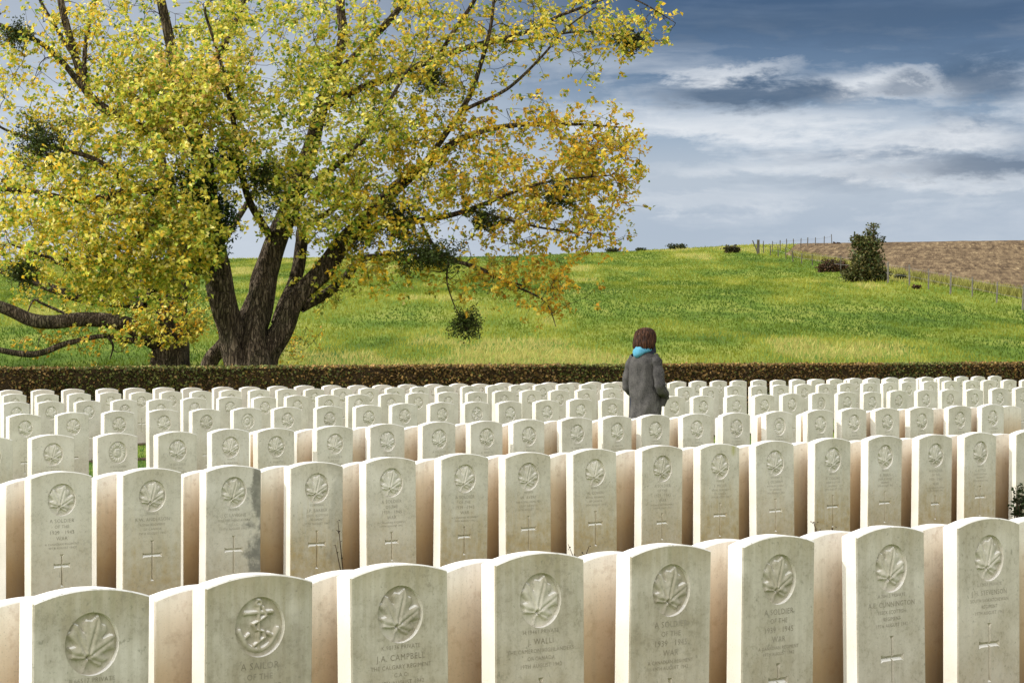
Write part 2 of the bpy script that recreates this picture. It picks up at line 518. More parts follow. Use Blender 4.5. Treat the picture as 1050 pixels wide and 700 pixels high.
def cross_mesh(spec):
    out, (za, zt, zb, w) = cross_shape(*spec)
    D = .011
    V = [(x, .0002, z) for x, z in out]
    def add(x, z, y=D): V.append((x, y, z)); return len(V) - 1
    c = add(0, za, D)
    top = add(0, zt - .012); bot = add(0, zb + .012); rt = add(w - .010, za); lf = add(-w + .010, za)
    Fc = [(0, 1, top, c), (1, 2, top), (2, 3, top), (3, 4, top), (4, 5, c, top),
          (5, 6, rt, c), (6, 7, rt), (7, 8, rt), (8, 9, rt), (9, 10, c, rt),
          (10, 11, bot, c), (11, 12, bot), (12, 13, bot), (13, 14, bot), (14, 15, c, bot),
          (15, 16, lf, c), (16, 17, lf), (17, 18, lf), (18, 19, lf), (19, 0, c, lf)]
    me = bpy.data.meshes.new('cross')
    me.from_pydata(V, [], Fc); me.validate()
    me.materials.append(M['stone']); me.update()
    return me


def seg_dist(P, a, b):
    a = np.array(a, float); b = np.array(b, float); d = b - a
    t = np.clip(((P - a) @ d) / (d @ d + 1e-12), 0, 1)
    return np.linalg.norm(P - (a + t[..., None] * d), axis=-1), t


def poly_sdf(P, poly):
    """positive inside"""
    n = len(poly); dm = np.full(P.shape[:-1], 9.); ins = np.zeros(P.shape[:-1], bool)
    for i in range(n):
        a, b = poly[i], poly[(i + 1) % n]
        d, _ = seg_dist(P, a, b); dm = np.minimum(dm, d)
        c = ((a[1] > P[..., 1]) != (b[1] > P[..., 1]))
        xint = (b[0] - a[0]) * (P[..., 1] - a[1]) / ((b[1] - a[1]) if abs(b[1] - a[1]) > 1e-9 else 1e-9) + a[0]
        ins ^= c & (P[..., 0] < xint)
    return np.where(ins, dm, -dm)


# half outline of a maple leaf (unit radius), stem at the bottom
LEAF_HALF = [(.028, -.98), (.05, -.52), (.26, -.60), (.60, -.66), (.62, -.48), (.84, -.34), (.54, -.19), (.68, -.10), (.99, .04),
             (.86, .24), (.86, .50), (.62, .48), (.38, .30), (.50, .54), (.40, .72), (.22, .72), (0., 1.0)]


def relief(kind, N=58):
    R = EMB_R * .985
    th = np.linspace(0, 2 * PI, 109)[:-1]; rr = np.linspace(0, 1, 44)
    P = np.concatenate([[[0, 0]], (rr[1:, None, None] * np.stack([np.cos(th), np.sin(th)], -1)[None]).reshape(-1, 2)])
    base = .0135
    if kind == 'maple':
        poly = LEAF_HALF + [(-x, y) for x, y in reversed(LEAF_HALF[:-1])]
        an = math.radians(-17)
        poly = [((x * math.cos(an) - y * math.sin(an)) * .99, (x * math.sin(an) + y * math.cos(an)) * .99) for x, y in poly]
        sd = poly_sdf(P, poly)
        h = np.clip(sd / .045, 0, 1) ** .7 * .0060 + np.clip(sd / .22, 0, 1) * .0026
        rot = lambda x, y: (x * math.cos(an) - y * math.sin(an), x * math.sin(an) + y * math.cos(an))
        for tip in ((0, .95), (.86, .42), (-.86, .42), (.7, -.5), (-.7, -.5)):
            d, t = seg_dist(P, rot(0, -.46), rot(*tip))
            h -= np.where(sd > 0, np.exp(-(d / .034) ** 2) * .0030 * (1 - .6 * t), 0)
            h += np.where(sd > .03, np.exp(-((d - .11) / .07) ** 2) * .0010, 0)
    elif kind == 'anchor':
        h = np.zeros(len(P))
        def bar(a, b, w, hh=.0075):
            nonlocal h
            d, _ = seg_dist(P, a, b); h = np.maximum(h, hh * np.sqrt(np.clip(1 - (d / w) ** 2, 0, 1)))
        bar((.0, .72), (.0, -.78), .085); bar((-.55, .48), (.55, .48), .085)
        for i in range(12):
            t0, t1 = PI * (1.12 + .76 * i / 12), PI * (1.12 + .76 * (i + 1) / 12)
            q = lambda t: (.66 * math.cos(t), -.16 + .62 * math.sin(t))
            bar(q(t0), q(t1), .10)
        bar((-.62, -.38), (-.78, -.12), .11); bar((.62, -.38), (.78, -.12), .11)
        bar((-.62, -.38), (-.40, -.24), .08); bar((.62, -.38), (.40, -.24), .08)
        r = np.hypot(P[:, 0], P[:, 1] - .80); h = np.maximum(h, .0075 * np.sqrt(np.clip(1 - ((r - .10) / .06) ** 2, 0, 1)))
        pts = [(.16, .66), (.30, .36), (.05, .22), (-.24, .10), (-.10, -.10), (.18, -.16), (.26, -.36), (0, -.50), (-.2, -.62)]
        for a, b in zip(pts[:-1], pts[1:]): bar(a, b, .062, .0088)
    else:   # wreath of leaves round a disc with a crown above
        h = np.zeros(len(P))
        r = np.hypot(P[:, 0], P[:, 1] + .05); t = np.arctan2(P[:, 1], P[:, 0])
        w = np.clip(1 - ((r - .68) / .18) ** 2, 0, 1)
        h = .007 * np.sqrt(w) * (.65 + .35 * np.cos(t * 18 + 10 * (r - .68)))
        h = np.maximum(h, .006 * np.sqrt(np.clip(1 - (r / .40) ** 2, 0, 1)))
        for k in (-1, 0, 1):
            d, _ = seg_dist(P, (k * .12, .62), (k * .22, .88)); h = np.maximum(h, .008 * np.sqrt(np.clip(1 - (d / .09) ** 2, 0, 1)))
        for k in range(5):
            d, _ = seg_dist(P, (-.22, .22 - k * .12), (.22, .22 - k * .12 + .05)); h = np.maximum(h, .007 * np.clip(1 - (d / .05) ** 2, 0, 1))
    rim = np.clip((np.hypot(P[:, 0], P[:, 1]) - .97) / .03, 0, 1)
    y = base - h * 1.38 * (1 - rim)
    V = np.stack([P[:, 0] * R, y, EMB_Z + P[:, 1] * R], 1)
    Fc = []
    m = 108
    for j in range(m): Fc.append((0, 1 + j, 1 + (j + 1) % m))
    for i in range(len(rr) - 2):
        for j in range(m):
            a = 1 + i * m + j; b = 1 + i * m + (j + 1) % m
            Fc.append((a, a + m, b + m, b))
    me = bpy.data.meshes.new('emblem')
    me.from_pydata([tuple(v) for v in V], [], [tuple(f) for f in Fc]); me.validate()
    me.materials.append(M['stone'])
    me.polygons.foreach_set('use_smooth', [True] * len(me.polygons)); me.update()
    return me


CROSS_NAMED = (ST_H - .405, .228, .128, .082)
CROSS_WAR = (ST_H - .452, .178, .104, .062)
BODY = {'named': headstone_mesh('headstone_body', CROSS_NAMED), 'war': headstone_mesh('headstone_body', CROSS_WAR),
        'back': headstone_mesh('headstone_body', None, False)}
CROSS = {'named': cross_mesh(CROSS_NAMED), 'war': cross_mesh(CROSS_WAR)}
EMB = {k: relief(k) for k in ('maple', 'anchor', 'wreath')}
EMB_NAME = {'maple': 'maple_leaf_emblem', 'anchor': 'anchor_emblem', 'wreath': 'wreath_emblem'}

_txt = {}


def inscription_mesh(lines):
    key = tuple(lines)
    if key in _txt: return _txt[key]
    V, Fc = [], []
    for s, size, z in lines:
        cu = bpy.data.curves.new('inscription', 'FONT')
        cu.body = s; cu.size = size * 1.38; cu.align_x = 'CENTER'; cu.align_y = 'CENTER'
        cu.resolution_u = 2; cu.space_character = 1.12; cu.offset = -.0001
        o = bpy.data.objects.new('inscription', cu); C.objects.link(o)
        dg = bpy.context.evaluated_depsgraph_get()
        me = bpy.data.meshes.new_from_object(o.evaluated_get(dg))
        b = len(V)
        V += [(v.co.x, -.0007, v.co.y + ST_H - z) for v in me.vertices]
        Fc += [tuple(b + i for i in p.vertices) for p in me.polygons]
        bpy.data.objects.remove(o); bpy.data.curves.remove(cu); bpy.data.meshes.remove(me)
    me = bpy.data.meshes.new('inscription')
    me.from_pydata(V, [], Fc); me.validate(); me.materials.append(M['letter']); me.update()
    _txt[key] = me
    return me


def war(reg='A CANADIAN REGIMENT', day='19TH AUGUST 1942', first='A SOLDIER'):
    return [(first, .021, .270), ('OF THE', .018, .302), ('1939 · 1945', .021, .334), ('WAR', .021, .367),
            (reg, .0125, .397), (day, .0125, .418)]


def named(a, b, c, d, e='19TH AUGUST 1942'):
    return [(a, .0135, .256), (b, .0195, .288), (c, .0135, .317), (d, .0135, .342), (e, .0135, .366)]


ROWS = [
    (6.04, [3.505, 4.078, 4.624, 5.192, 5.772, 6.322, 6.943, 7.521]),
    (11.90, [6.34, 6.908, 7.486, 8.042, 8.648, 9.213, 9.778, 10.32, 10.906, 11.502, 12.066, 12.625, 13.218, 13.77, 14.346, 14.883, 15.511]),
    (17.18, [9.44, 9.987, 10.577, 11.143, 11.67, 12.149, 12.743, 13.343, 13.913, 14.478, 14.979, 15.601, 16.104, 16.611, 17.194, 17.737, 18.359, 18.991, 19.505, 20.029, 20.575, 21.204, 21.798]),
    (23.15, [13.175, 13.756, 14.323, 14.921, 15.459, 16.034, 16.587, 17.176, 17.737, 18.276, 18.869, 19.398, 19.966, 20.558, 21.116, 21.691, 22.238, 22.794, 23.338, 23.951, 24.502, 25.068, 25.635, 26.181, 26.706, 27.285, 27.914, 28.44, 29.017, 29.614, 30.154]),
    (28.38, [16.082, 16.584, 17.151, 17.707, 18.269, 18.821, 19.386, 19.981, 20.531, 21.089, 21.627, 22.196, 22.703, 23.292, 23.847, 24.383, 24.937, 25.516, 26.073, 26.621, 27.169, 27.724, 28.258, 28.83, 29.394, 29.95, 30.477, 31.05, 31.609, 32.158, 32.727, 33.295, 33.787, 34.366, 34.936, 35.504, 36.058, 36.603, 37.165]),
    (32.80, [18.58 + .5545 * i for i in range(43)]),
    (34.10, [1.0587 * s for s in [18.20, 18.731, 19.252, 19.832, 20.319, 20.84, 21.356, 21.922, 22.434, 22.976, 23.492, 24.039, 24.575, 25.072, 25.607, 26.169, 26.707, 27.195, 27.718, 28.256, 28.757, 29.317, 29.821, 30.421, 30.886, 31.414, 31.925, 32.445, 32.979, 33.517, 34.039, 34.581, 35.094, 35.629, 36.158, 36.666, 37.21, 37.762, 38.308, 38.84, 39.37]]),
]
ORD = 'first second third fourth fifth sixth seventh eighth ninth tenth eleventh twelfth thirteenth fourteenth fifteenth sixteenth seventeenth eighteenth nineteenth twentieth'.split()
TENS = {20: 'twenty', 30: 'thirty', 40: 'forty'}


def ordinal(k):
    if k <= 20: return ORD[k - 1]
    if k % 10 == 0: return TENS[k][:-1] + 'ieth'
    return TENS[k // 10 * 10] + '-' + ORD[k % 10 - 1]


ROW_NAME = ['nearest row', 'second row from the front', 'third row from the front', 'fourth row from the front',
            'fifth row from the front', 'sixth row from the front', 'farthest row by the hedge']
ROW_GROUP = ['headstones of the nearest row', 'headstones of the second row', 'headstones of the third row', 'headstones of the fourth row',
             'headstones of the fifth row', 'headstones of the sixth row', 'headstones of the farthest row']

TEXTS = {
    (0, 0): named('B.66517 PRIVATE', 'F.J. WALLACE', 'ROYAL REGIMENT', 'OF CANADA'),
    (0, 1): [('A SAILOR', .021, .270), ('OF THE', .018, .302), ('1939 · 1945', .021, .334), ('WAR', .021, .367), ('ROYAL NAVY', .0125, .397), ('19TH AUGUST 1942', .0125, .418)],
    (0, 2): named('K.98136 PRIVATE', 'J.A. CAMPBELL', 'THE CALGARY REGIMENT', 'C.A.C.'),
    (0, 3): named('H.19461 PRIVATE', 'J. WALLI', 'THE CAMERON HIGHLANDERS', 'OF CANADA'),
    (0, 4): war(), (0, 5): war(),
    (0, 6): named('A.20413 PRIVATE', 'A.E. CUNNINGTON', 'ESSEX SCOTTISH', 'REGIMENT'),
    (0, 7): named('L.12657 PRIVATE', 'J.H. STEVENSON', 'SOUTH SASKATCHEWAN', 'REGIMENT'),
    (1, 1): war(), (1, 2): named('PRIVATE', 'R.W. ANDERSON', 'ROYAL REGIMENT', 'OF CANADA'),
    (1, 3): named('PRIVATE', 'J.C. LAVIGNE', 'FUSILIERS MONT-ROYAL', 'R.C.I.C.'),
    (1, 4): named('CORPORAL', 'J.P. BARBER', 'ESSEX SCOTTISH', 'REGIMENT'),
    (1, 5): war(), (1, 6): war(), (1, 7): named('PRIVATE', 'W. AVERY', 'THE ROYAL HAMILTON', 'LIGHT INFANTRY'),
    (1, 8): named('PRIVATE', 'N. COHEN', 'ROYAL REGIMENT', 'OF CANADA'), (1, 9): war(),
    (1, 10): named('PRIVATE', 'F. MILLER', 'ROYAL REGIMENT', 'OF CANADA'), (1, 11): named('SERGEANT', 'J. OLDHAM', 'ROYAL REGIMENT', 'OF CANADA'),
    (1, 12): named('PRIVATE', 'T. COLLINS', 'ESSEX SCOTTISH', 'REGIMENT'), (1, 13): named('PRIVATE', 'E. FERRIS', 'ESSEX SCOTTISH', 'REGIMENT'),
    (1, 14): war(), (1, 15): named('PRIVATE', 'G. LITTLE', 'ESSEX SCOTTISH', 'REGIMENT'),
}
GEN = [named('PRIVATE', 'A. MARTIN', 'ROYAL REGIMENT', 'OF CANADA'), war(), named('CORPORAL', 'H. GRANT', 'ESSEX SCOTTISH', 'REGIMENT')]
SPECIAL = {
    (0, 0): 'grey-green headstone with maple leaf badge, leftmost in the nearest row',
    (0, 1): 'headstone with carved anchor badge in the nearest row, left of centre',
    (0, 7): 'headstone with maple leaf and full cross, rightmost in the nearest row',
    (1, 3): 'second-row headstone with long dark damp patch down its right edge',
    (1, 4): 'second-row headstone with grey damp stain across its foot',
    (1, 10): 'second-row headstone with yellow-green moss smear at its top right corner',
    (1, 16): 'second-row headstone cut by the right edge, small shrub in front',
    (2, 2): 'third-row headstone with round wreath badge beside a green grass gap',
    (2, 16): 'third-row headstone with crowned wreath badge, right of the woman',
    (3, 11): 'fourth-row headstone with anchor badge near the middle of the row',
}


def place(S, d):
    return S * RC - d * RS, S * RS + d * RC


rj = random.Random(5)
for r, (d, Ss) in enumerate(ROWS):
    for k, S in enumerate(Ss):
        jd = rj.uniform(-.012, .012)
        x, y = place(S + ST_W / 2, d + jd)
        dz = 0
        if r == 6: dz = .055 - .12 * k / len(Ss)
        if r == 5: dz = .01 - .03 * k / len(Ss)
        txt = TEXTS.get((r, k)) or GEN[rj.randrange(3)]
        kind = 'war' if any(q[0] == 'WAR' for q in txt) else 'named'
        emb = 'maple'
        if (r, k) in ((0, 1), (3, 11)): emb = 'anchor'
        if (r, k) in ((2, 2), (2, 16), (3, 22), (3, 5)): emb = 'wreath'
        o = bpy.data.objects.new('headstone', BODY[kind]); link(o)
        o.location = (x, y, lawn(x, y) + dz + rj.uniform(-.006, .006))
        o.rotation_euler = (rj.uniform(-.014, .014), rj.uniform(-.007, .007), ROW_ANGLE + rj.uniform(-.022, .022))
        grime = (.98, .40, .26, .22, .17, .15, .14)[r] * rj.uniform(.8, 1.15)
        if r == 0: grime = (1.0, 1.0, .95, .9, .95, .8, .72, .62)[k]
        brown = (.45, 1.0, .8, .45, .25, .2, .2)[r] * rj.uniform(.45, 1.25)
        damp = {(1, 3): 1., (1, 4): .35, (0, 1): .15}.get((r, k), 0.)
        colr = (grime, brown, damp, (.35 if (r, k) == (1, 10) else 1.))
        o.color = colr
        nm = ordinal(k + 1)
        badge = {'maple': 'maple leaf', 'anchor': 'anchor', 'wreath': 'wreath'}[emb]
        lab = SPECIAL.get((r, k)) or 'white headstone with %s badge, %s from left in the %s' % (badge, nm, ROW_NAME[r])
        tag(o, lab, 'headstone', ROW_GROUP[r])
        parts = [(EMB_NAME[emb], EMB[emb]), ('cross', CROSS[kind])]
        if r <= 2: parts.append(('inscription', inscription_mesh(txt)))
        for pn, pm_ in parts:
            c = bpy.data.objects.new(pn, pm_); c.color = colr; link(c, o)
    # the row standing back to back behind it
    for k, S in enumerate(Ss):
        if r > 2 or (r == 2 and k < 4): continue
        off = .69
        if r == 2 and 14 <= k <= 17: off = .86
        x, y = place(S + off + rj.uniform(-.015, .015), d + ST_T + .085 + ST_T)
        if r == 0 and k == 7: pass
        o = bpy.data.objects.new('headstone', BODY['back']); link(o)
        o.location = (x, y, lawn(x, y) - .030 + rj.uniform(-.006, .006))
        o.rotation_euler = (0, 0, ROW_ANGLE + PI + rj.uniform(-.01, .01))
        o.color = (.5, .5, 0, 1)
        tag(o, 'plain tan back of headstone seen right of %s stone in the %s' % (ordinal(k + 1), ('nearest row', 'second row', 'third row')[r]), 'headstone', 'backs of headstones behind the %s' % ('nearest row', 'second row', 'third row')[r])
        if k == 0 and r < 2:
            o2 = o.copy(); link(o2)
            x, y = place(S + off - .57, d + ST_T + .085 + ST_T)
            o2.location = (x, y, lawn(x, y) - .030)
            o2['label'] = 'plain tan back of headstone at left edge behind the %s' % ('nearest row', 'second row')[r]
    # earth bed under the row, just proud of the lawn
    a, b = Ss[0] - 1.2, Ss[-1] + 1.6
    BV, BF = [], []
    w0, w1 = d - .22, d + (.48 if r <= 2 else .3)
    nseg = 60
    for i in range(nseg + 1):
        s = a + (b - a) * i / nseg
        for w in (w0 + .04 * math.sin(i * 1.7), (w0 * 2 + w1) / 3, (w0 + w1 * 2) / 3, w1 + .04 * math.sin(i * 2.3)):
            x, y = place(s, w)
            edge = w < w0 + .05 or w > w1 - .05
            BV.append((x, y, lawn(x, y) + (.006 if edge else .022 + .012 * mnoise.noise(Vector((x * 4, y * 4, 0))))))
    for i in range(nseg):
        for j in range(3):
            q = i * 4 + j; BF.append((q, q + 4, q + 5, q + 1))
    bed = mesh_obj('soil_bed', BV, BF, M['soil'], smooth=True)
    tag(bed, 'strip of bare earth under the %s of headstones' % ROW_NAME[r], None, kind='structure')

# ------------------------------------------------------------------ small leafy things
def tube(V, Fc, pts, rad, sides=5, rough=0., seed=0):
    pts = [Vector(p) for p in pts]
    base = len(V); up = Vector((.13, .21, 1)).normalized()
    prev = None
    for i, p in enumerate(pts):
        t = (pts[min(i + 1, len(pts) - 1)] - pts[max(i - 1, 0)])
        if t.length < 1e-6: t = Vector((0, 0, 1))
        t.normalize()
        if prev is None:
            a = t.cross(Vector((0, 1, 0)))
            if a.length < .1: a = t.cross(Vector((1, 0, 0)))
        else:
            a = prev - t * prev.dot(t)
        a.normalize(); prev = a
        b = t.cross(a)
        for s in range(sides):
            th = 2 * PI * s / sides
            rr = rad[i]
            if rough:
                rr *= 1 + rough * (.5 * mnoise.noise(Vector((math.cos(th) * 6 + seed, math.sin(th) * 6, p.z * .9))) + .55 * math.sin(3 * th + seed + i * .11) + .45 * math.sin(5 * th + seed * 2.1 - i * .17) + .8 * mnoise.noise(Vector((p.x * 1.7 + math.cos(th), p.y * 1.7 + math.sin(th), p.z * 1.3 + seed))))
            q = p + (a * math.cos(th) + b * math.sin(th)) * rr
            V.append((q.x, q.y, q.z))
    for i in range(len(pts) - 1):
        for s in range(sides):
            q = base + i * sides; s2 = (s + 1) % sides
            Fc.append((q + s, q + s2, q + sides + s2, q + sides + s))


def leaf_cloud(centers, size, col, droop=0., wide=.62, upbias=.3):
    """folded four-point leaves, vectorised -> verts, quads-as-tris, colours"""
    n = len(centers)
    nrm = RNG.normal(0, 1, (n, 3)); nrm[:, 2] = np.abs(nrm[:, 2]) + upbias
    nrm /= np.linalg.norm(nrm, axis=1, keepdims=True)
    ax = RNG.normal(0, 1, (n, 3)); ax[:, 2] -= droop
    ax -= nrm * (ax * nrm).sum(1, keepdims=True); ax /= np.linalg.norm(ax, axis=1, keepdims=True)
    sd = np.cross(nrm, ax)
    s = np.asarray(size).reshape(-1, 1) * np.ones((n, 1))
    V = np.empty((n, 5, 3), np.float32)
    V[:, 0] = centers - ax * s * .5
    V[:, 1] = centers - sd * s * wide * .55 + nrm * s * .14 - ax * s * .02
    V[:, 2] = centers + ax * s * .55 - nrm * s * .08
    V[:, 3] = centers + sd * s * wide * .55 + nrm * s * .14 - ax * s * .02
    V[:, 4] = centers + ax * s * .02
    idx = np.arange(n)[:, None] * 5
    T = np.concatenate([idx + np.array([[0, 4, 1]]), idx + np.array([[1, 4, 2]]), idx + np.array([[0, 3, 4]]), idx + np.array([[3, 2, 4]])], 1).reshape(-1, 3)
    return V.reshape(-1, 3), T, np.repeat(col, 5, 0)


def bed_plant(px, py, r, hgt, n, green, label):
    """sprig standing in the bed in front of row r"""
    d = ROWS[r][0] - .07
    u = (px - 525) / F
    S = (u * d * RC + d * RS) / (RC - u * RS)
    x, y = place(S, d)
    e = empty('bedding_plant', (x, y, lawn(x, y)))
    tag(e, label, 'plant', 'sprigs growing in the beds')
    V, Fc, tips = [], [], []
    for i in range(n):
        a = random.uniform(0, 2 * PI); h = hgt * random.uniform(.6, 1.)
        p1 = Vector((math.cos(a) * .03, math.sin(a) * .02, h * .5)); p2 = Vector((math.cos(a) * random.uniform(.03, .09), math.sin(a) * .04, h))
        tube(V, Fc, [(0, 0, 0), p1, p2], [.004, .003, .0015], 4)
        for q in range(5 if n < 10 else 12): tips.append(p1.lerp(p2, random.uniform(0, 1.1)) + Vector((random.gauss(0, .014), random.gauss(0, .012), random.gauss(0, .012))))
    mesh_obj('stem', V, Fc, M['twig'], e)
    tips = np.array([tuple(t) for t in tips])
    col = np.tile(np.array(green), (len(tips), 1)) * RNG.uniform(.6, 1.3, (len(tips), 1))
    LV, LT, LC = leaf_cloud(tips, RNG.uniform(.012, .026, len(tips)) * (1.9 if n > 10 else 1), col)
    np_mesh('foliage', LV, LT, M['shrub_leaf'], e, LC)


bed_plant(594, 575, 1, .22, 4, (.03, .02, .015), 'dark twiggy sprig low in front of a second-row headstone near the middle')
bed_plant(621, 575, 1, .16, 3, (.02, .015, .012), 'tiny dark seed head right of the twiggy sprig in the second row')
bed_plant(842, 540, 1, .24, 5, (.05, .02, .015), 'reddish bare sprig in front of second-row headstone at centre right')
bed_plant(852, 540, 1, .17, 3, (.04, .02, .015), 'small dark bud stem beside the reddish bare sprig')
bed_plant(1043, 530, 1, .40, 14, (.035, .055, .02), 'leafy grey-green shrub in front of the rightmost second-row headstone')
bed_plant(354, 545, 1, .46, 2, (.03, .02, .015), 'single bare dark twig between two headstones of the second row')

# ------------------------------------------------------------------ clipped hedge
hx0, hx1 = -19., 22.
he = empty('hedge', (0, 51, 0))
tag(he, 'long clipped brown autumn hedge between the headstones and the meadow', 'hedge')
HT, HDEP = 1.0, .9
HV, HF = [], []
nh = 200
for i in range(nh + 1):
    x = hx0 + (hx1 - hx0) * i / nh
    y = hedge_y(x)
    g = lawn(x, y) - .1
    for (dy, z) in ((.06, g), (.06, HT - .04), (HDEP - .06, HT - .04), (HDEP - .06, g)):
        HV.append((x, y + dy + .03 * mnoise.noise(Vector((x * 2, z * 2, dy))), z + .02 * mnoise.noise(Vector((x * 1.5, dy, 3))) - 0))
for i in range(nh):
    for j in range(3):
        a = i * 4 + j; HF.append((a, a + 4, a + 5, a + 1))
core = mesh_obj('branch_core', [(v[0], v[1] - 51, v[2]) for v in HV], HF, M['hedge_core'], he)
nf, nt_ = 62000, 26000
x = RNG.uniform(hx0, hx1, nf)
z = RNG.uniform(-.1, HT, nf)
wv = vnoise(x, z, 1.6, 21) * .07 - .035
fr = np.stack([x, hedge_y(x) + RNG.normal(.03, .03, nf) + wv, z], 1)
x2 = RNG.uniform(hx0, hx1, nt_); dd = RNG.uniform(0, HDEP, nt_)
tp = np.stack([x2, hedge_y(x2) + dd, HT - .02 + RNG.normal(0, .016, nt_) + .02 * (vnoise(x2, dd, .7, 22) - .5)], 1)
x3 = RNG.uniform(hx0, hx1, 14000)
bk = np.stack([x3, hedge_y(x3) + HDEP + RNG.normal(0, .03, 14000), RNG.uniform(-.1, HT, 14000)], 1)
P = np.concatenate([fr, tp, bk])
gpatch = vnoise(P[:, 0], P[:, 2] * 1.5, .55, 23)
rnd = RNG.random(len(P))
browns = np.array([(.17, .105, .036), (.27, .155, .048), (.10, .062, .026), (.38, .23, .075)])
greens = np.array([(.11, .13, .03), (.19, .19, .045), (.075, .095, .022)])
col = browns[RNG.integers(0, 4, len(P))]
gm = rnd < np.clip((gpatch - .40) * 2.2, .15, .8)
col = np.where(gm[:, None], greens[RNG.integers(0, 3, len(P))], col)
col[nf:nf + nt_] *= 1.5  # top leaves lightened: sunlit top painted into the leaf colour
P[:, 1] -= 51
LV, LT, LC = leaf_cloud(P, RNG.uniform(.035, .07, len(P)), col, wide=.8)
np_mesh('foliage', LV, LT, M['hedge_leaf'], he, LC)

# ------------------------------------------------------------------ trees
class Tree:
    def __init__(self, name, base, label, group):
        self.e = empty(name, base); self.b = Vector(base)
        tag(self.e, label, 'tree', group)
        self.V, self.F = [], []
        self.N, self.R, self.D = [], [], []      # skeleton nodes, radii, directions
        self.lv, self.lt, self.lc, self.nv = [], [], [], 0

    def limb(self, pts, sides=12, rough=.10, sub=7):
        """pts: (world Vector, radius)"""
        P = [p for p, _ in pts]; R = [r for _, r in pts]
        o, rr = [], []
        for i in range(len(P) - 1):
            p0, p1, p2, p3 = P[max(i - 1, 0)], P[i], P[i + 1], P[min(i + 2, len(P) - 1)]
            for s in range(sub):
                t = s / sub
                q = .5 * ((2 * p1) + (p2 - p0) * t + (2 * p0 - 5 * p1 + 4 * p2 - p3) * t * t + (3 * p1 - p0 - 3 * p2 + p3) * t ** 3)
                w = .5 * R[i] + .02
                q = q + Vector((mnoise.noise(q * .8 + Vector((7, 0, 0))), mnoise.noise(q * .8 + Vector((0, 9, 0))), mnoise.noise(q * .8 + Vector((0, 0, 5))))) * min(w, .16)
                o.append(q); rr.append(R[i] + (R[i + 1] - R[i]) * t)
        o.append(P[-1]); rr.append(R[-1])
        tube(self.V, self.F, [q - self.b for q in o], rr, sides, rough, random.uniform(0, 6))
        for i, q in enumerate(o):
            dd = (o[min(i + 1, len(o) - 1)] - o[max(i - 1, 0)]).normalized()
            self.N.append(tuple(q)); self.R.append(rr[i]); self.D.append(tuple(dd))
        return o

    def twig(self, T, rmax=.05, lift=.25):
        A = np.array(self.N); d2 = ((A - np.array(T)) ** 2).sum(1)
        # prefer nodes that lie below and inside
        d2 = d2 * (1 + .5 * (A[:, 2] > T.z)) * (1 + .6 * (np.array(self.R) < .011))
        i = int(d2.argmin()); p = Vector(self.N[i]); dv = Vector(self.D[i])
        L = (T - p).length
        if L < .05: return
        r0 = min(self.R[i] * .75, .009 + .013 * L, rmax)
        c = p + dv * L * .35 + (T - p) * .25 + Vector((random.gauss(0, .08), random.gauss(0, .08), lift * .3)) * L
        m = max(3, min(9, int(L / .22) + 2))
        pts, rad = [], []
        for k in range(m + 1):
            t = k / m
            q = p * (1 - t) ** 2 + c * 2 * t * (1 - t) + T * t * t
            if 0 < k < m: q = q + Vector((random.gauss(0, .02), random.gauss(0, .02), random.gauss(0, .02))) * min(L, 2.)
            pts.append(q); rad.append(r0 * (1 - t) + .0065 * t)
        tube(self.V, self.F, [q - self.b for q in pts], rad, 5 if r0 > .02 else 4)
        for k in range(1, m + 1):
            self.N.append(tuple(pts[k])); self.R.append(rad[k]); self.D.append(tuple((pts[k] - pts[k - 1]).normalized()))

    def leaves(self, T, n, spread, cols, size=(.085, .15)):
        nb = max(2, n // 9)
        bc = RNG.normal(0, 1, (nb, 3)) * np.array([spread, spread, spread * .8])
        c = bc[RNG.integers(0, nb, n)] + RNG.normal(0, .066, (n, 3)) + np.array(T - self.b)
        k = RNG.integers(0, len(cols), n)
        col = np.array(cols)[k] * RNG.uniform(.75, 1.2, (n, 1))
        v, t, cc = leaf_cloud(c, RNG.uniform(*size, n), col, droop=.5, wide=.64)
        self.lv.append(v); self.lt.append(t + self.nv); self.lc.append(cc); self.nv += len(v)
        for _ in range(3):      # bare spray of twiglets that carries the leaves
            q = Vector(bc[RNG.integers(0, nb)]) + (T - self.b)
            a = T - self.b
            tube(self.V, self.F, [a, a.lerp(q, .5) + Vector((0, 0, .03)), q], [.007, .005, .003], 3)

    def clump(self, centre, rad, n, col, name, label, size=(.05, .09)):
        """ball of evergreen mistletoe: many forked stems ending in small leaves"""
        V, Fc = [], []
        pts = []
        for i in range(60):
            d = Vector((random.gauss(0, 1), random.gauss(0, 1), random.gauss(0, 1))).normalized()
            tip = Vector((d.x * rad[0], d.y * rad[0], d.z * rad[1])) * random.uniform(.7, 1.02)
            tube(V, Fc, [Vector((0, 0, 0)), tip * .5 + Vector((0, 0, -.02)), tip], [.012, .008, .004], 3)
        q = RNG.normal(0, 1, (n, 3)); q /= np.linalg.norm(q, axis=1, keepdims=True)
        lump = 1 + .42 * np.sin(q[:, 0] * 5 + centre.x) * np.cos(q[:, 2] * 4 + centre.z) + .18 * np.sin(q[:, 1] * 9)
        q *= (RNG.random((n, 1)) ** .38) * lump[:, None] * np.array([rad[0], rad[0], rad[1]])
        cc = np.array(col) * RNG.uniform(.5, 1.5, (n, 1))
        v, t, c4 = leaf_cloud(q, RNG.uniform(*size, n), np.tile(cc, (1, 1)), wide=.5)
        o = np_mesh(name, v, t, M['mistletoe'], self.e, c4)
        o.location = centre - self.b
        if label: o['label'] = label
        s = mesh_obj('stem', V, Fc, M['bark'], o)

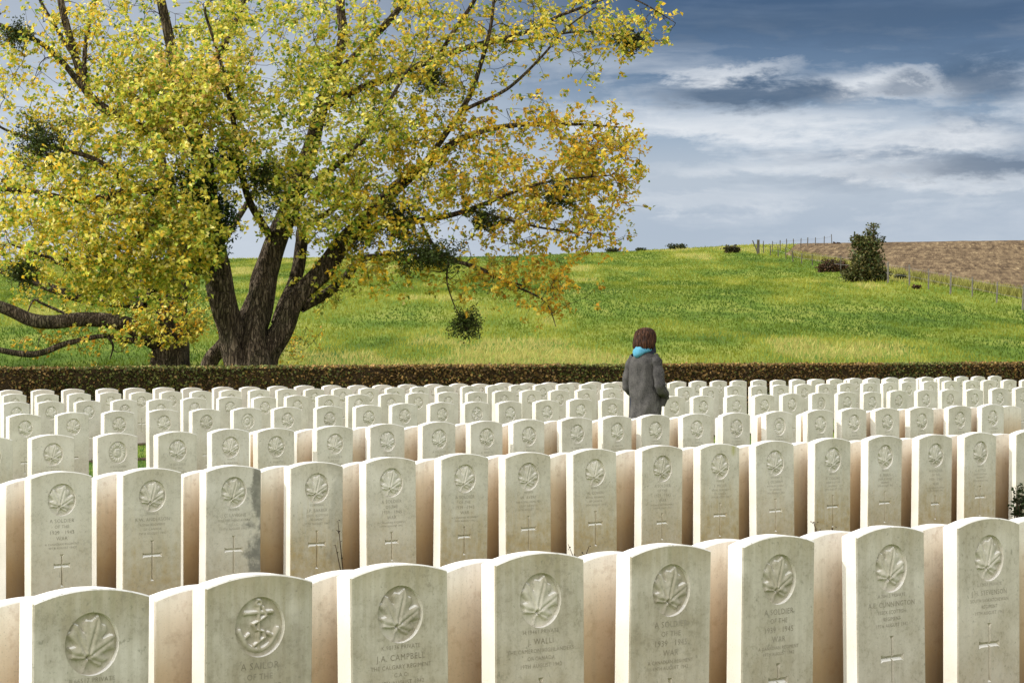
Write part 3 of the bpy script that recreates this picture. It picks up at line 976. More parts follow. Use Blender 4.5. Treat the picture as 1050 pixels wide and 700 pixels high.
    def finish(self):
        mesh_obj('trunk', self.V, self.F, M['bark'], self.e, smooth=True)
        if self.lv:
            np_mesh('crown', np.concatenate(self.lv), np.concatenate(self.lt), M['leaf'], self.e, np.concatenate(self.lc))


YEL = [(.90, .69, .075), (.84, .70, .11), (.68, .65, .085), (.42, .50, .055), (.90, .58, .045), (.18, .30, .035), (.93, .81, .28), (.86, .54, .05)]
YGR = [(.74, .71, .10), (.54, .60, .08), (.86, .76, .16), (.33, .44, .055), (.90, .71, .09), (.13, .25, .03), (.93, .84, .31), (.60, .67, .11), (.84, .64, .10)]
ORA = [(.84, .52, .05), (.88, .62, .06), (.70, .40, .04), (.70, .58, .08), (.46, .46, .065), (.72, .35, .04), (.88, .71, .15)]
OLI = [(.52, .51, .075), (.68, .60, .09), (.28, .34, .05), (.78, .66, .10)]
PNK = [(.88, .56, .22), (.88, .67, .20), (.80, .49, .18), (.76, .70, .15)]

TY = 63.0
bx = at(255, 372, TY)
tr = Tree('autumn_tree', (bx.x, TY, gz(bx.x, TY) - .1), 'large many-stemmed autumn tree with yellow leaves rising behind the hedge at left', 'trees behind the hedge')
def L(pts, Y=TY, **kw):
    """limb from surveyed bearings: (px, py, extra depth, radius in m)"""
    return tr.limb([(at(px, py, Y + dy), r) for px, py, dy, r in pts], **kw)
zb = 350 - (gz(bx.x, TY) - EYE) * F / TY + 8
# fused root bole of three leaders
L([(258, zb, 0, .56), (257, 372, 0, .46), (256, 350, 0, .40), (259, 325, .0, .33), (267, 290, .1, .31), (281, 250, .3, .27), (296, 212, .5, .24), (312, 170, .6, .21), (322, 130, .9, .18), (340, 85, 1.1, .15), (352, 40, 1.3, .12), (350, 0, 1.5, .11), (356, -60, 1.6, .09), (350, -140, 1.6, .06)], sides=34, rough=.16)
L([(246, zb, -.2, .48), (246, 372, -.2, .38), (239, 340, -.3, .33), (229, 312, -.4, .33), (221, 280, -.5, .34), (219, 245, -.6, .30), (215, 205, -.7, .25), (205, 160, -.9, .2), (190, 110, -1., .17), (178, 60, -1.2, .14), (165, 0, -1.3, .11), (150, -80, -1.3, .08)], sides=34, rough=.18)
L([(268, zb, .1, .46), (270, 372, .1, .37), (281, 345, .2, .30), (297, 318, .2, .26), (318, 290, .3, .24), (340, 264, .4, .23), (362, 238, .5, .21), (388, 212, .5, .18), (415, 184, .4, .14), (445, 160, .2, .11), (480, 140, .0, .08), (530, 128, -.2, .06), (590, 128, -.3, .035), (640, 130, -.3, .018)], sides=34, rough=.14)
L([(262, zb, -.35, .5), (264, 372, -.35, .40), (262, 345, -.35, .28), (262, 320, -.2, .2), (264, 300, 0, .12)], sides=14, rough=.2)
# behind stems
L([(285, 330, .8, .17), (298, 300, 1.2, .17), (306, 275, 1.4, .17), (311, 250, 1.5, .16), (312, 235, 1.5, .13), (330, 222, 1.6, .09), (350, 205, 1.7, .07), (372, 170, 1.8, .05)], sides=10)
L([(310, 315, .6, .12), (335, 300, 1., .13), (356, 282, 1.2, .11), (372, 265, 1.3, .09), (398, 262, 1.4, .08), (440, 258, 1.5, .06), (500, 282, 1.2, .04), (545, 296, 1.0, .022)], sides=9)
L([(312, 240, 1.5, .09), (300, 205, 1.5, .08), (322, 190, 1.6, .06), (345, 182, 1.6, .05)], sides=8)
# upper crown leaders (dark branches against the sky)
L([(340, 85, 1.1, .13), (372, 50, 1.2, .10), (400, 20, 1.3, .09), (430, -20, 1.2, .07), (470, -80, 1., .04)], sides=9)
L([(330, 110, 1., .12), (365, 92, .8, .10), (410, 75, .5, .09), (450, 60, .3, .08), (500, 44, .0, .07), (545, 30, -.2, .05), (585, 12, -.3, .04), (640, -4, -.4, .025), (690, 22, -.5, .012)], sides=9)
L([(450, 60, .3, .06), (462, 40, .2, .055), (486, 0, .0, .05), (500, -40, 0, .035)], sides=8)
L([(410, 186, .4, .09), (440, 160, .1, .08), (478, 105, -.3, .07), (492, 70, -.4, .06), (503, 30, -.5, .045), (508, -20, -.5, .03)], sides=8)
L([(478, 112, -.3, .05), (520, 92, -.5, .045), (552, 62, -.7, .035), (580, 30, -.8, .025), (610, 8, -.8, .015)], sides=7)
L([(500, 44, 0, .04), (545, 40, .2, .035), (598, 32, .4, .03), (640, 40, .5, .02), (680, 42, .6, .01)], sides=7)
L([(362, 238, .5, .10), (392, 232, .2, .08), (430, 226, .0, .07), (480, 215, -.4, .06), (525, 198, -.6, .045), (570, 185, -.8, .03), (625, 180, -.9, .016)], sides=8)
L([(430, 226, 0, .05), (455, 262, -.3, .05), (490, 275, -.5, .04), (525, 292, -.6, .03), (558, 308, -.7, .02), (570, 335, -.7, .01)], sides=7)
L([(460, 268, -.3, .03), (458, 290, -.3, .02), (468, 318, -.3, .014), (478, 330, -.3, .012)], sides=5)
L([(480, 215, -.4, .04), (520, 225, -.7, .035), (565, 235, -.9, .025), (612, 240, -1., .013)], sides=6)
# left crown
L([(205, 160, -.9, .14), (170, 138, -1.4, .13), (130, 128, -1.8, .12), (92, 98, -2., .11), (76, 60, -2.1, .10), (66, 20, -2.2, .09), (60, -20, -2.2, .08), (50, -90, -2.2, .05)], sides=9)
L([(92, 98, -2., .08), (60, 62, -2.2, .07), (34, 40, -2.4, .06), (0, 25, -2.6, .05), (-60, 5, -2.8, .03)], sides=8)
L([(76, 60, -2.1, .06), (58, 30, -2., .05), (40, -5, -2., .04), (20, -60, -2., .03)], sides=7)
L([(92, 98, -2., .07), (86, 64, -1.6, .06), (90, 30, -1.4, .05), (100, -10, -1.2, .04)], sides=7)
L([(190, 110, -1., .10), (215, 70, -.6, .09), (240, 25, -.3, .08), (262, -30, 0, .06), (280, -90, .2, .03)], sides=8)
L([(215, 205, -.7, .14), (180, 200, -1.6, .12), (135, 195, -2.4, .10), (85, 205, -3., .08), (30, 195, -3.4, .06), (-40, 190, -3.8, .04), (-120, 180, -4., .02)], sides=8)
L([(180, 200, -1.6, .08), (150, 235, -2.4, .07), (110, 260, -3., .05), (60, 265, -3.3, .04), (10, 250, -3.4, .02)], sides=7)
L([(135, 195, -2.4, .07), (100, 165, -2.8, .06), (50, 150, -3., .05), (0, 130, -3.2, .03)], sides=7)
L([(281, 250, .3, .10), (255, 205, -.6, .09), (245, 160, -1.5, .08), (238, 110, -2.2, .06), (225, 60, -2.6, .04), (210, 10, -2.8, .03)], sides=8)
L([(296, 212, .5, .10), (330, 180, -.4, .08), (365, 150, -1.2, .07), (395, 110, -1.8, .05), (420, 70, -2., .03)], sides=8)

# (cx, cy, rx, ry, clusters, depth centre, depth spread, palette, leaves per cluster, leaf spread m)
BLOBS = [
    (172, 150, 100, 105, 215, -2.2, 1.4, YGR, 46, .33),
    (180, 255, 45, 45, 50, -2.4, .9, YGR + OLI, 44, .28),
    (195, 105, 80, 60, 70, -2.8, .8, PNK + YGR, 44, .30),
    (150, 240, 75, 65, 110, -2.6, 1.2, YGR + YEL, 44, .33),
    (55, 225, 85, 75, 135, -3.0, 1.4, YGR + YEL, 42, .34),
    (50, 80, 95, 95, 100, -2.2, 1.6, YEL + OLI, 34, .36),
    (235, 40, 150, 70, 140, -1.2, 1.8, YGR, 38, .36),
    (345, 110, 80, 80, 115, -.8, 1.8, YGR, 40, .34),
    (325, 205, 65, 50, 75, -1.0, 1.2, YGR, 42, .30),
    (420, 65, 90, 75, 120, -.2, 1.6, OLI + YEL, 36, .36),
    (430, 185, 80, 65, 95, -.6, 1.4, YEL, 38, .33),
    (550, 170, 100, 75, 120, -.6, 1.2, ORA + YEL, 36, .32),
    (615, 160, 45, 60, 34, -.8, .9, ORA + YEL, 32, .30),
    (565, 225, 85, 45, 60, -.7, 1.0, ORA + OLI, 32, .30),
    (560, 30, 115, 42, 85, -.2, 1.2, OLI + YEL, 26, .34),
    (655, 25, 35, 30, 20, -.2, .6, OLI + YEL, 16, .26),
    (515, 275, 75, 35, 45, -.4, .9, ORA + OLI, 24, .28),
    (565, 300, 45, 30, 22, -.6, .6, ORA, 20, .26),
    (395, 258, 60, 34, 45, -.6, .8, YEL, 34, .28),
    (350, 300, 45, 30, 14, .8, .6, OLI, 22, .26),
    (130, 290, 70, 22, 24, -2.8, .8, OLI + YGR, 36, .28),
    (250, -70, 260, 70, 120, -.6, 2.4, YGR, 34, .42),
    (480, -55, 120, 50, 60, -.2, 1.5, OLI + YEL, 24, .40),
    (-90, 130, 60, 150, 24, -1.8, 1.6, YEL, 30, .42),
    (240, 130, 150, 130, 60, 2.5, 1.2, YGR + OLI, 34, .40),
    (100, 170, 110, 110, 40, .8, 1.4, OLI + YEL, 34, .40),
]
targets = []
for cx, cy, rx, ry, nc, dc, ds, pal_, nl, sp in BLOBS:
    for _ in range(nc):
        while True:
            a, b, c = random.uniform(-1, 1), random.uniform(-1, 1), random.uniform(-1, 1)
            if a * a + b * b + c * c < 1: break
        targets.append((at(cx + a * rx, cy + b * ry, TY + dc + c * ds * 1.4), pal_, nl, sp))
A0 = np.array(tr.N)
targets.sort(key=lambda q: ((A0 - np.array(q[0])) ** 2).sum(1).min() + random.uniform(0, .3))
for T_, pal_, nl, sp in targets:
    tr.twig(T_)
    tr.leaves(T_, int(nl * random.uniform(.75, 1.75)), sp * random.uniform(.75, 1.2), pal_)
DK = (.050, .075, .014)
for px, py, dy, rx, rz, n_ in ((440, 262, -1.2, .85, .42, 3200), (408, 225, -.9, .5, .55, 2000), (478, 331, -.3, .42, .42, 1500), (573, 200, -1.3, .42, .42, 1300),
                               (497, 226, -1.2, .42, .32, 1000), (648, 43, .3, .42, .34, 1300), (24, 280, -3.6, .42, .34, 1300), (42, 146, -3.4, .62, .66, 2300),
                               (16, 36, -2.8, .42, .36, 1000), (370, 242, -.3, .45, .38, 900), (442, 82, -.6, .45, .45, 1100), (266, 180, -1.6, .5, .55, 1300)):
    tr.clump(at(px, py, TY + dy), (rx, rz), n_, DK, 'mistletoe_clump', 'dark evergreen mistletoe ball in the crown')
IV = (.050, .105, .016)
for px, py, dy, rx, rz, n_ in ((222, 225, -1.0, .55, .85, 2400), (200, 262, -1.1, .5, .5, 1400), (282, 190, .1, .38, .7, 1100), (235, 165, -1.3, .5, .6, 1300), (195, 190, -1.6, .5, .6, 1200)):
    tr.clump(at(px, py, TY + dy), (rx, rz), n_, IV, 'ivy_growth', 'dark green ivy wrapped round the limbs', (.07, .12))
tr.finish()

# second, lower tree at left
T2Y = 70.
b2 = at(172, 372, T2Y)
tr2 = Tree('spreading_tree', (b2.x, T2Y, gz(b2.x, T2Y) - .1), 'low spreading tree with long horizontal limb at far left behind the hedge', 'trees behind the hedge')
def L2(pts, **kw):
    return tr2.limb([(at(px, py, T2Y + dy), r) for px, py, dy, r in pts], **kw)
zb2 = 350 - (gz(b2.x, T2Y) - EYE) * F / T2Y + 6
L2([(176, zb2, 0, .62), (175, 372, 0, .52), (172, 350, 0, .50), (174, 325, 0, .44), (178, 300, 0, .42), (182, 270, .2, .32), (176, 230, .3, .24), (168, 180, .3, .16), (160, 120, .3, .08)], sides=28, rough=.14)
L2([(168, 352, 0, .34), (148, 345, -.2, .24), (130, 335, -.4, .21), (110, 331, -.6, .21), (85, 329, -.8, .20), (55, 331, -1., .20), (30, 328, -1.1, .19), (5, 316, -1.2, .17), (-40, 300, -1.3, .13), (-100, 290, -1.3, .08)], sides=12, rough=.1)
L2([(150, 312, 0, .2), (118, 308, .3, .17), (85, 305, .4, .14), (50, 295, .4, .13), (25, 285, .4, .1), (-30, 268, .3, .06)], sides=9)
L2([(160, 300, 0, .18), (125, 285, .8, .14), (95, 280, 1., .11), (70, 272, 1.2, .08), (30, 262, 1.3, .05)], sides=8)
L2([(150, 350, -.2, .10), (130, 350, -.5, .08), (105, 345, -.7, .06), (70, 352, -1., .08), (30, 362, -1.1, .09), (-20, 356, -1.2, .07)], sides=8)
L2([(110, 345, -.7, .05), (116, 355, -.8, .03), (113, 368, -.8, .015)], sides=5)
L2([(85, 329, -.8, .05), (45, 312, -.9, .04), (35, 308, -1., .03), (28, 322, -1., .015)], sides=5)
L2([(185, 290, .2, .2), (215, 262, .6, .16), (240, 230, .9, .10), (262, 190, 1., .05)], sides=8)
bl2 = [(165, 335, 45, 22, 26, -1.2, .4, ORA + OLI + YGR, 24, .22), (150, 318, 75, 26, 44, -.6, .8, OLI + YGR + YEL, 30, .26), (60, 290, 70, 28, 34, .2, .8, YEL + OLI, 28, .28), (190, 330, 30, 25, 22, -.9, .5, ORA + OLI, 26, .24),
       (75, 350, 70, 14, 22, -1., .5, OLI + ORA, 18, .22), (-60, 290, 50, 60, 30, -.6, 1., YEL, 28, .34), (140, 230, 100, 60, 70, .6, 1.4, YEL + OLI, 34, .36), (40, 240, 60, 40, 30, .6, 1.2, YEL, 30, .34)]
tg = []
for cx, cy, rx, ry, nc, dc, ds, pal_, nl, sp in bl2:
    for _ in range(nc):
        while True:
            a, b, c = random.uniform(-1, 1), random.uniform(-1, 1), random.uniform(-1, 1)
            if a * a + b * b + c * c < 1: break
        tg.append((at(cx + a * rx, cy + b * ry, T2Y + dc + c * ds), pal_, nl, sp))
A0 = np.array(tr2.N)
tg.sort(key=lambda q: ((A0 - np.array(q[0])) ** 2).sum(1).min())
for T_, pal_, nl, sp in tg:
    tr2.twig(T_, .04, .0)
    tr2.leaves(T_, int(nl * random.uniform(.5, 1.3)), sp, pal_)
tr2.finish()

# leaning stem between the two
T3Y = 66.
b3 = at(214, 372, T3Y)
tr3 = Tree('leaning_stem_tree', (b3.x, T3Y, gz(b3.x, T3Y) - .1), 'short leaning dark stem between the two big trunks behind the hedge', 'trees behind the hedge')
zb3 = 350 - (gz(b3.x, T3Y) - EYE) * F / T3Y + 6
tr3.limb([(at(212, zb3, T3Y), .24), (at(216, 370, T3Y), .21), (at(226, 356, T3Y), .19), (at(238, 338, T3Y + .2), .16), (at(252, 315, T3Y + .8), .11), (at(262, 290, T3Y + 1.3), .06)], sides=10, rough=.12)
bl3 = [(298, 358, 14, 12, 12), (318, 345, 18, 10, 6)]
for cx, cy, rx, ry, nc in bl3:
    for _ in range(nc):
        T_ = at(cx + random.uniform(-rx, rx), cy + random.uniform(-ry, ry), T3Y + .5 + random.uniform(-.5, .5))
        tr3.twig(T_, .03, 0.); tr3.leaves(T_, 10, .16, ORA + OLI, (.07, .12))
tr3.finish()

# ------------------------------------------------------------------ field shrubs
def shrub(name, base, blobs, col, label, group=None, size=(.10, .2), stems=True):
    """blobs: (dx, dy, z, rx, rz, leaves)"""
    e = empty(name, base); tag(e, label, 'shrub', group)
    V, Fc = [], []
    cs, cl = [], []
    for dx, dy, z, rx, rz, n_ in blobs:
        q = RNG.normal(0, 1, (n_, 3)); q /= np.linalg.norm(q, axis=1, keepdims=True)
        lump = 1 + .25 * np.sin(q[:, 0] * 6 + z * 3) * np.cos(q[:, 2] * 5 + dx * 4) + .2 * np.sin(q[:, 1] * 8 + z)
        q *= (RNG.random((n_, 1)) ** .4) * lump[:, None] * np.array([rx, rx, rz])
        cs.append(q + np.array([dx, dy, z]))
        c = np.array(col) * RNG.uniform(.45, 1.5, (n_, 1)); c[:, 0] *= RNG.uniform(.8, 1.9, n_)
        cl.append(c)
        for _ in range(max(3, n_ // 180)):
            d = Vector((random.gauss(0, 1), random.gauss(0, 1), random.gauss(0, 1))).normalized()
            tip = Vector((dx + d.x * rx, dy + d.y * rx, z + d.z * rz))
            tube(V, Fc, [Vector((dx * .3, 0, 0)), Vector((dx * .7, dy * .6, z * .6)), tip], [.05, .03, .008], 4)
    v, t, c = leaf_cloud(np.concatenate(cs), RNG.uniform(*size, sum(len(q) for q in cs)), np.concatenate(cl), wide=.7)
    mesh_obj('stem', V, Fc, M['twig'], e)
    np_mesh('foliage', v, t, M['shrub_leaf'], e, c)
    return e


hb = hit(889, 289)
k_ = hb.y / F
HTH = (.050, .058, .018)
shrub('hawthorn_bush', hb, [(0, 0, 9 * k_, 20 * k_, 11 * k_, 2600), (-1 * k_, 0, 23 * k_, 18 * k_, 14 * k_, 2600), (2 * k_, 0, 38 * k_, 15 * k_, 10 * k_, 1500), (-9 * k_, 0, 42 * k_, 9 * k_, 6.5 * k_, 650),
                            (3 * k_, 0, 50 * k_, 8 * k_, 5 * k_, 170), (8 * k_, 0, 57 * k_, 9 * k_, 4 * k_, 90), (15 * k_, 0, 6 * k_, 8 * k_, 7 * k_, 700), (-18 * k_, 0, 7 * k_, 9 * k_, 7 * k_, 600)], (.072, .098, .026), 'tall dark hawthorn bush standing on the fence line by the ploughed field', size=(.08, .17))
sb = hit(850, 279); k_ = sb.y / F
shrub('bramble_shrub', sb, [(0, 0, 6 * k_, 9 * k_, 8 * k_, 900), (12 * k_, 0, 5 * k_, 8 * k_, 7 * k_, 700), (-7 * k_, 0, 3 * k_, 6 * k_, 5 * k_, 400)], (.06, .045, .022), 'brownish bramble shrub just left of the tall hawthorn bush', size=(.08, .15))
for px, py, w, h_, n_, colr, lab in ((628, 257.6, 9, 5, 420, (.035, .055, .02), 'small round dark shrub on the skyline nearest the tree'),
                                     (657, 257.2, 6, 3.5, 260, (.03, .05, .018), 'tiny dark shrub on the skyline between the two rounder ones'),
                                     (694, 256, 11, 6.5, 600, (.032, .055, .018), 'wider double dark shrub on the skyline above the woman'),
                                     (750, 259.5, 10, 8, 700, (.045, .05, .018), 'dark bush on the crest left of the corner post'),
                                     (924, 286, 8, 5, 400, (.05, .07, .02), 'low green shrub right of the hawthorn bush'),
                                     (940, 297, 5, 4, 260, (.06, .04, .02), 'small brown weed clump below the fence'),
                                     (858, 251.5, 5, 3, 160, (.06, .045, .03), 'tiny brown shrub at the far end of the upper fence')):
    p = hit(px, py); k_ = p.y / F
    shrub('field_shrub', p, [(-w * .3 * k_, 0, h_ * .45 * k_, w * .6 * k_, h_ * .55 * k_, n_ // 2), (w * .35 * k_, 0, h_ * .45 * k_, w * .55 * k_, h_ * .5 * k_, n_ // 2)], colr, lab, 'small shrubs dotted over the field', size=(.09, .18))

# ------------------------------------------------------------------ fences
def post_mesh(V, Fc, p, h, w, lean=0., leany=0.):
    b = len(V)
    for z, s in ((-.25, 1.), (h * .5, .97), (h - .02, .93), (h, .70)):
        for sx, sy in ((-1, -1), (1, -1), (1, 1), (-1, 1)):
            V.append((p.x + sx * w * s + lean * z, p.y + sy * w * s + leany * z, p.z + z))
    for i in range(3):
        for j in range(4):
            a = b + i * 4 + j; a2 = b + i * 4 + (j + 1) % 4
            Fc.append((a, a2, a2 + 4, a + 4))
    Fc.append((b + 12, b + 13, b + 14, b + 15))


def fence(name, posts, label, wires, mat, w=.05):
    """posts: (px, base py, height m)"""
    P = [hit(px, py) for px, py, _ in posts]
    e = empty(name, P[0]); tag(e, label, 'fence')
    o = P[0]
    for p, (_, _, h) in zip(P, posts):
        V, Fc = [], []
        post_mesh(V, Fc, Vector((0, 0, 0)), h, w * random.uniform(.85, 1.2), random.uniform(-.06, .06), random.uniform(-.05, .05))
        q = mesh_obj('post', V, Fc, mat, e); q.location = p - o
    for f in wires:
        V, Fc = [], []
        pts = [p - o + Vector((0, -.06, h * f)) for p, (_, _, h) in zip(P, posts)]
        tube(V, Fc, pts, [.006] * len(pts), 4)
        mesh_obj('wire', V, Fc, M['wire'], e)


fence('wire_fence', [(893, 281, 1.25), (910.5, 290.6, 1.15), (932.6, 293, 1.1), (952, 297, 1.05), (974.6, 302, 1.1), (997, 305.5, 1.0), (1022, 311, 1.0), (1048.6, 318, 1.15), (1078, 326, 1.1)],
      'low wire fence on grey posts running right from the hawthorn along the ploughed field', (.45, .85), M['post'], .036)
fence('stake_fence', [(783, 260.5, .95), (790, 262, .75), (798, 263.5, .8), (806, 266, .85), (813, 268.5, .75), (822, 270.5, .7), (833, 272.5, .75), (862, 281, 1.1), (880, 282, 1.1)],
      'thin dark stake fence running down from the corner post to the bramble', (.5, .9), M['dark_post'], .03)
fence('crest_fence', [(792, 258.2, .8), (800, 257.2, .8), (807, 256.4, .85), (814, 255.6, .8), (821, 254.8, .8), (828, 254, .8), (836, 253.2, .75), (845, 252.4, .8), (853, 251.6, .9)],
      'row of thin stakes along the skyline above the grass strip', (.8,), M['dark_post'], .03)
cp = hit(777.5, 260.5)
e = empty('corner_post', cp); tag(e, 'thick dark corner post with leaning brace at the top of the field', 'post')
V, Fc = [], []; post_mesh(V, Fc, Vector((0, 0, 0)), 1.05, .10); mesh_obj('post', V, Fc, M['dark_post'], e)
V, Fc = [], []; tube(V, Fc, [Vector((.0, 0, .0)), Vector((-.42, 0, 1.0))], [.05, .04], 6); mesh_obj('brace', V, Fc, M['dark_post'], e)

# ------------------------------------------------------------------ the woman
WY = 28.0
wx = (661 - 525) / F * WY
wz = lawn(wx, WY)
wom = empty('person', (wx, WY, wz), math.radians(-38))
tag(wom, 'woman in long grey coat and blue hood seen from behind, hands in pockets', 'person')


def fabric(name, c1, c2, scale, bump=.4):
    T = NT(name); tc = T.n('ShaderNodeTexCoord')
    n1 = T.noise(tc.outputs['Object'], 7, 4, .6); n2 = T.noise(tc.outputs['Object'], scale, 3, .7)
    wv = T.n('ShaderNodeTexWave', Scale=38., Distortion=1.5); T.l(tc.outputs['Object'], wv.inputs['Vector'])
    f = T.math('ADD', T.math('MULTIPLY', n1, .4), T.math('ADD', T.math('MULTIPLY', n2, .45), T.math('MULTIPLY', wv.outputs['Fac'], .12)))
    c = T.ramp(f, [(.36, c1), (.62, c2)])
    return T.done(T.bsdf(c, .95, n2, bump, .004, .1))


M['coat'] = fabric('grey_tweed', (.020, .019, .020), (.120, .113, .106), 110)
M['hood'] = fabric('blue_fleece', (.05, .20, .31), (.13, .36, .48), 60)
M['navy'] = fabric('navy_cloth', (.012, .014, .022), (.03, .034, .05), 90)
M['skin'] = simple_material('skin', (.48, .29, .21), (.55, .35, .26), 12, .55, .1)


def hair_material():
    T = NT('brown_hair'); tc = T.n('ShaderNodeTexCoord')
    n = T.noise(T.mapping(tc.outputs['Object'], (60, 60, 4)), 1., 5, .65)
    c = T.ramp(n, [(.32, (.007, .003, .002)), (.50, (.038, .016, .008)), (.68, (.115, .048, .021))])
    return T.done(T.bsdf(c, .6, n, .6, .01, .15))


M['hair'] = hair_material()
M['eye'] = simple_material('eye', (.6, .6, .58), (.7, .7, .68), 5, .2)
M['boot'] = simple_material('boot_leather', (.012, .010, .009), (.03, .025, .02), 12, .5)
M['lip'] = simple_material('lip', (.38, .14, .12), (.44, .18, .15), 10, .5)


def skin_body():
    J = [((0, 0, .92), .125), ((0, .0, 1.06), .115), ((0, .0, 1.22), .135), ((0, -.01, 1.33), .085), ((0, 0, 1.43), .055), ((0, .015, 1.50), .058),
         ((0, .02, 1.555), .086), ((0, .02, 1.62), .072)]
    E = [(0, 1), (1, 2), (2, 3), (3, 4), (4, 5), (5, 6), (6, 7)]
    def chain(root, pts):
        for p, r in pts:
            J.append(((p[0] * .86, p[1], p[2] - (.02 if 1.3 < p[2] < 1.4 else 0)), r * (.8 if p[2] > .5 else 1))); E.append((root, len(J) - 1)); root = len(J) - 1
    for s in (-1, 1):
        chain(0, [((s * .09, 0, .84), .095), ((s * .10, .02 * s, .47), .058), ((s * .105, -.03 + .03 * s, .10), .040), ((s * .11, .06 + .03 * s, .05), .036), ((s * .115, .14 + .03 * s, .04), .028)])
        ex = .285 if s > 0 else .255
        chain(3, [((s * .165, 0, 1.345), .058), ((s * ex, -.045, 1.05), .042), ((s * .245, .08, .96), .033), ((s * .215, .15, .93), .03), ((s * .19, .19, .90), .026)])
    # nose and chin on the face
    chain(6, [((0, .125, 1.545), .012)])
    chain(5, [((0, .075, 1.487), .034)])
    me = bpy.data.meshes.new('person_body')
    me.from_pydata([j[0] for j in J], E, [])
    o = bpy.data.objects.new('body', me); C.objects.link(o)
    sk = o.modifiers.new('skin', 'SKIN'); sk.use_smooth_shade = True
    su = o.modifiers.new('sub', 'SUBSURF'); su.levels = 2; su.render_levels = 2
    for i, (_, r) in enumerate(J):
        v = me.skin_vertices[0].data[i]; v.radius = (r, r); v.use_root = (i == 0)
    dg = bpy.context.evaluated_depsgraph_get()
    m2 = bpy.data.meshes.new_from_object(o.evaluated_get(dg))
    bpy.data.objects.remove(o); bpy.data.meshes.remove(me)
    m2.materials.clear(); m2.materials.append(M['skin'])
    return m2


link(bpy.data.objects.new('body', skin_body()), wom)


def loft(rings, sides=40, noise_amp=0., seed=0, closed_top=False, closed_bot=False, fold=0.):
    """rings: (z, cx, cy, rx, ry)"""
    V, Fc = [], []
    for i, (z, cx, cy, rx, ry) in enumerate(rings):
        for s in range(sides):
            th = 2 * PI * s / sides
            x, y = cx + rx * math.cos(th), cy + ry * math.sin(th)
            k = noise_amp * (mnoise.noise(Vector((x * 6, y * 6, z * 3.2 + seed))) + .6 * mnoise.noise(Vector((x * 15, y * 15, z * 7 + seed))))
            k += fold * math.sin(th * 7 + seed + z * 2.) * max(0, (1.0 - z)) * 1.6
            V.append((x + math.cos(th) * k, y + math.sin(th) * k, z))
    for i in range(len(rings) - 1):
        for s in range(sides):
            s2 = (s + 1) % sides; a = i * sides
            Fc.append((a + s, a + s2, a + sides + s2, a + sides + s))
    if closed_top: Fc.append(tuple((len(rings) - 1) * sides + s for s in range(sides)))
    if closed_bot: Fc.append(tuple(reversed(range(sides))))
    return V, Fc


def interp_rings(keys, n):
    K = np.array(keys, float)
    zs = np.linspace(K[0, 0], K[-1, 0], n)
    out = []
    for z in zs:
        out.append([z] + [float(np.interp(z, K[:, 0], K[:, j])) for j in range(1, 5)])
    O = np.array(out)
    for _ in range(2): O[1:-1, 1:] = (O[:-2, 1:] + 2 * O[1:-1, 1:] + O[2:, 1:]) / 4
    return [tuple(r) for r in O]


coat = interp_rings([(.50, 0, .0, .225, .17), (.75, 0, .0, .222, .165), (1.0, 0, 0, .215, .155), (1.2, 0, -.01, .212, .148), (1.30, 0, -.012, .205, .135), (1.36, 0, -.012, .175, .115), (1.405, 0, -.005, .115, .092), (1.44, 0, 0, .082, .075)], 40)
V, Fc = loft(coat, 64, .030, 2., fold=.018)
V = [(v[0] * .85, v[1] * .97, v[2]) for v in V]
co = mesh_obj('coat', V, Fc, M['coat'], wom, smooth=True)
for s in (-1, 1):
    ex = .285 if s > 0 else .252
    P = [Vector((s * .150, -.005, 1.352)), Vector((s * .195, -.008, 1.30)), Vector((s * .232, -.02, 1.20)), Vector((s * ex, -.045, 1.055)), Vector((s * (ex - .005), -.03, 1.0)), Vector((s * .258, .055, .965)), Vector((s * .222, .135, .925)), Vector((s * .195, .165, .90))]
    R = [.062, .074, .073, .070, .067, .062, .058, .05]
    V, Fc = [], []
    pp, rr = [], []
    for i in range(len(P) - 1):
        for t in np.linspace(0, 1, 6)[:-1]:
            pp.append(P[i].lerp(P[i + 1], t)); rr.append(R[i] * (1 - t) + R[i + 1] * t + .006 * math.sin(len(pp) * 1.1 + s))
    for _ in range(3): pp = [pp[0]] + [(pp[i - 1] + pp[i] * 2 + pp[i + 1]) / 4 for i in range(1, len(pp) - 1)] + [pp[-1]]
    tube(V, Fc, pp, rr, 18, .07, 3. + s)
    V = [(v[0] * .84, v[1] * .95, v[2]) for v in V]
    mesh_obj('sleeve', V, Fc, M['coat'], co, smooth=True)
    # pocket flap over the hidden hand
    V, Fc = loft([(.80, s * .165, .105, .060, .050), (.86, s * .180, .118, .074, .060), (.93, s * .195, .130, .078, .066), (.955, s * .197, .132, .074, .062)], 18, .004, s)
    V = [(v[0] * .87, v[1] * .95, v[2]) for v in V]
    mesh_obj('pocket', V, Fc, M['coat'], co, smooth=True)
# stand-up dark collar
V, Fc = loft([(1.395, 0, .02, .125, .108), (1.44, 0, .03, .112, .105), (1.49, 0, .035, .100, .100), (1.492, 0, .035, .088, .088), (1.43, 0, .03, .09, .085)], 30, .006)
mesh_obj('collar', V, Fc, M['navy'], co, smooth=True)
